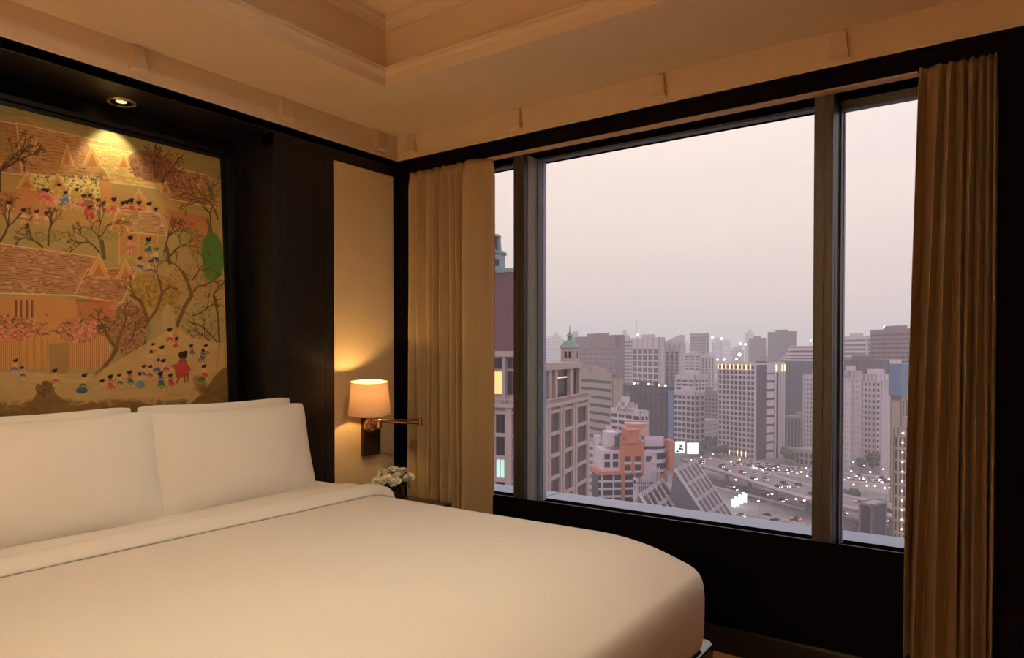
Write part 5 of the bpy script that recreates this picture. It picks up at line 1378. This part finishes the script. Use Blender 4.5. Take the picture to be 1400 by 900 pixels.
for i in range(260):
    i = i % 70
    if i < 26: px, py = rgc.uniform(952, 988), rgc.uniform(612, 634)
    elif i < 48: px, py = rgc.uniform(1158, 1236), rgc.uniform(638, 655)
    elif i < 58: px, py = rgc.uniform(1040, 1106), rgc.uniform(633, 642)
    else: px, py = rgc.uniform(1156, 1176), rgc.uniform(684, 700)
    q = gpt(px, py)
    if any((q - c).length < 9.5 for c in TREES) or any((q - c).length < r * .9 + 6 for c, r in FOOT) or any(min((q - w_).length for w_ in f_) < wd / 2 + 5 for f_, wd, z_ in ROADS): continue
    TREES.append(q); tree_at(q, rgc.uniform(.9, 1.5))
# billboards
for (x0, x1, y0, y1, tt, lb, kind) in ((923.5, 936.5, 604, 620, 420, 'lit billboard with dark curved shapes near the orange fin', 1), (940, 955, 606, 621, 425, 'plain lit white billboard right of the patterned one', 0), (1028, 1037, 640, 647, 440, 'small lit white sign at the foot of the fin tower', 0)):
    a, b_ = far(x0, tt), far(x1, tt); z0_, z1_ = zat(y1, tt), zat(y0, tt); e_ = (b_ - a).normalized(); L = (b_ - a).length; n_ = Vector((e_.y, -e_.x)); n_ = -n_ if n_.dot(FHX) > 0 else n_
    r_ = root('billboard', (a.x, a.y, ZG), lb, 'billboard', 'lit billboards')
    mb = MB(); mb.obox(a, e_, -.2, L + .2, n_, -.5, 0, z0_ - .2, z1_ + .2); mb.build('frame', C_GREY, r_)
    mb = MB(); mb.obox(a, e_, 0, L, n_, 0, .1, z0_, z1_); mb.build('lit_face', C_SIGN, r_)
    mb = MB()
    for k in (.2, .8): mb.obox(a, e_, L * k - .2, L * k + .2, n_, -.6, -.1, ZG, z0_)
    mb.build('support_post', C_GREY, r_); r_.children[-1]['kind'] = 'stuff'
    if kind:
        mb = MB()
        for cx, cz, rx, rz in ((.62, .62, .16, .13), (.5, .38, .18, .1), (.75, .3, .1, .16), (.25, .15, .2, .08)):
            pts = [(a + e_ * (L * (cx + rx * math.cos(q * .628))) + n_ * .12, z0_ + (z1_ - z0_) * (cz + rz * math.sin(q * .628))) for q in range(10)]
            mb.add([(p.x, p.y, z) for p, z in pts], [tuple(range(10))])
        mb.build('printed_shapes', C_DGLASS, r_); r_.children[-1]['kind'] = 'stuff'
p = far(1016, 345)
wt = root('white_canopy', (p.x, p.y, ZG), 'bright white tilted canopy by the street at the bottom of the window', 'canopy')
mb = MB()
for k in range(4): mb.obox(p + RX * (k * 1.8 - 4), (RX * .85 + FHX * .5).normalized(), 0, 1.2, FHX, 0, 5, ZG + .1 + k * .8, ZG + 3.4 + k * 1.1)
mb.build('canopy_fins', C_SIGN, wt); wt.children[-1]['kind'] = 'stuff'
for (px, py, t_, r_) in ((974, 461, 1500, 2.4), (986, 463, 1600, 2.6), (1012, 470, 1500, 3.0), (1019, 471, 1500, 2.2), (1011, 485, 1100, 2.6), (1007, 491, 900, 1.2), (990, 492, 880, 1.2), (981, 492, 860, 1.2), (1108, 466, 1500, 2.0), (1177, 491, 700, 1.3), (1183, 492, 700, 1.0), (1226, 507, 560, 1.0), (1209, 447, 900, 1.3), (872, 458, 1300, 2.2)):
    p = far(px, t_); mb = MB(); mb.lathe([(.02, -r_), (r_ * .8, -r_ * .6), (r_, 0), (r_ * .8, r_ * .6), (.02, r_)], (p.x, p.y, zat(py, t_)), 8)
    r0 = root('floodlight_mast', (p.x, p.y, ZG), 'bright white floodlight glinting among the far buildings', 'floodlight', 'floodlights among the far buildings')
    mb.build('lamp_cluster', C_LAMP, r0); mb = MB(); mb.tube((p.x, p.y, ZG), (p.x, p.y, zat(py, t_) - r_), .8, .5, n=6); mb.build('mast', C_GREY, r0)
p = far(870, 1500); mb = MB(); mb.tube((p.x, p.y, ZG), (p.x, p.y, zat(436, 1500)), 1.2, .5, n=6); tag(mb.build('radio_mast', C_GREY, origin=(p.x, p.y, ZG)), 'thin radio mast on the skyline above the white gridded tower', 'mast')
# low-rise fabric of the city, and the hazy skyline
rl = random.Random(21)
def small_proto(seed, wall, h):
    rg = random.Random(seed); w, d = rg.uniform(12, 24), rg.uniform(10, 22); mb = MB()
    mb.box(-w / 2, w / 2, -d / 2, d / 2, 0, h, 1)
    fl = 3.5; z = 0
    while z < h - 1: mb.box(-w / 2 - .3, w / 2 + .3, -d / 2 - .3, d / 2 + .3, z, z + 1.6, 0); z += fl
    mb.box(-w / 2 - .3, w / 2 + .3, -d / 2 - .3, d / 2 + .3, h - 1.2, h + .6, 0)
    for sx in (-1, 1):
        for sy in (-1, 1): mb.box(sx * w / 2 - 1, sx * w / 2 + 1, sy * d / 2 - 1, sy * d / 2 + 1, 0, h, 0)
    mb.box(-w * .2, w * .15, -d * .2, d * .2, h, h + 3, 0)
    return mb.build('city_building', [wall, C_DGLASS])
SW = (C_WHITE, C_TAN, C_GREY, C_BROWN)
pro = [small_proto(i, SW[i % 4], h) for i, h in enumerate((8, 10, 13, 9, 16, 20, 12, 26))]; usedp = [False] * 8
cnt = 0; tries = 0
while cnt < 280 and tries < 6000:
    tries += 1
    t = 470 + 2300 * rl.random() ** 1.5; px = rl.uniform(655, 1262); p = far(px, t)
    if any((p - c).length < r + 22 for c, r in FOOT): continue
    bad = False
    for fine, w, z in ROADS:
        if any((p - q).length < w / 2 + 17 for q in fine[::2]): bad = True; break
    if bad or (940 < px < 1000 and t < 560): continue
    k = rl.randrange(8)
    if t < 700: k = rl.randrange(5)
    if usedp[k]: o = pro[k].copy(); COL.objects.link(o)
    else: o = pro[k]; usedp[k] = True
    o.location = (p.x, p.y, ZG); o.rotation_euler = (0, 0, rl.choice((0, .3, .9)) + AZ + rl.uniform(-.1, .1)); s = rl.uniform(.8, 1.3); o.scale = (s, s, rl.uniform(.8, 1.4))
    tag(o, 'small hazy low-rise building in the city between the towers', 'building', 'low-rise buildings of the city'); FOOT.append((p, 15 * s)); cnt += 1
def sky_proto(seed, wall):
    rg = random.Random(seed); w = rg.uniform(24, 40); mb = MB(); h = 100
    mb.box(-w / 2, w / 2, -14, 14, 0, h, 1)
    for i in range(13): mb.box(-w / 2 - .4, w / 2 + .4, -14.4, 14.4, i * 8, i * 8 + 4, 0)
    mb.box(-w / 4, w / 4, -7, 7, h, h + 6 + seed % 3 * 4, 0)
    return mb.build('skyline_tower', [wall, C_MGLASS])
pro = [sky_proto(i, SW[i % 4]) for i in range(4)]; usedp = [False] * 4
for i in range(110):
    t = rl.uniform(1500, 4800); px = rl.uniform(660, 1262); p = far(px, t)
    top = rl.uniform(452, 476) if rl.random() < .3 else rl.uniform(466, 490)
    H_ = zat(top, t) - ZG
    if any((p - c).length < r + 20 for c, r in FOOT): continue
    k = rl.randrange(4)
    if usedp[k]: o = pro[k].copy(); COL.objects.link(o)
    else: o = pro[k]; usedp[k] = True
    o.location = (p.x, p.y, ZG); o.rotation_euler = (0, 0, AZ + rl.uniform(-.6, .6) + math.pi / 2); o.scale = (1, 1, max(.2, H_ / 106))
    tag(o, 'faint tower on the hazy skyline beyond the city', 'building', 'faint skyline towers'); FOOT.append((p, 24))
for j, u in enumerate(usedp):
    if not u: bpy.data.objects.remove(pro[j])
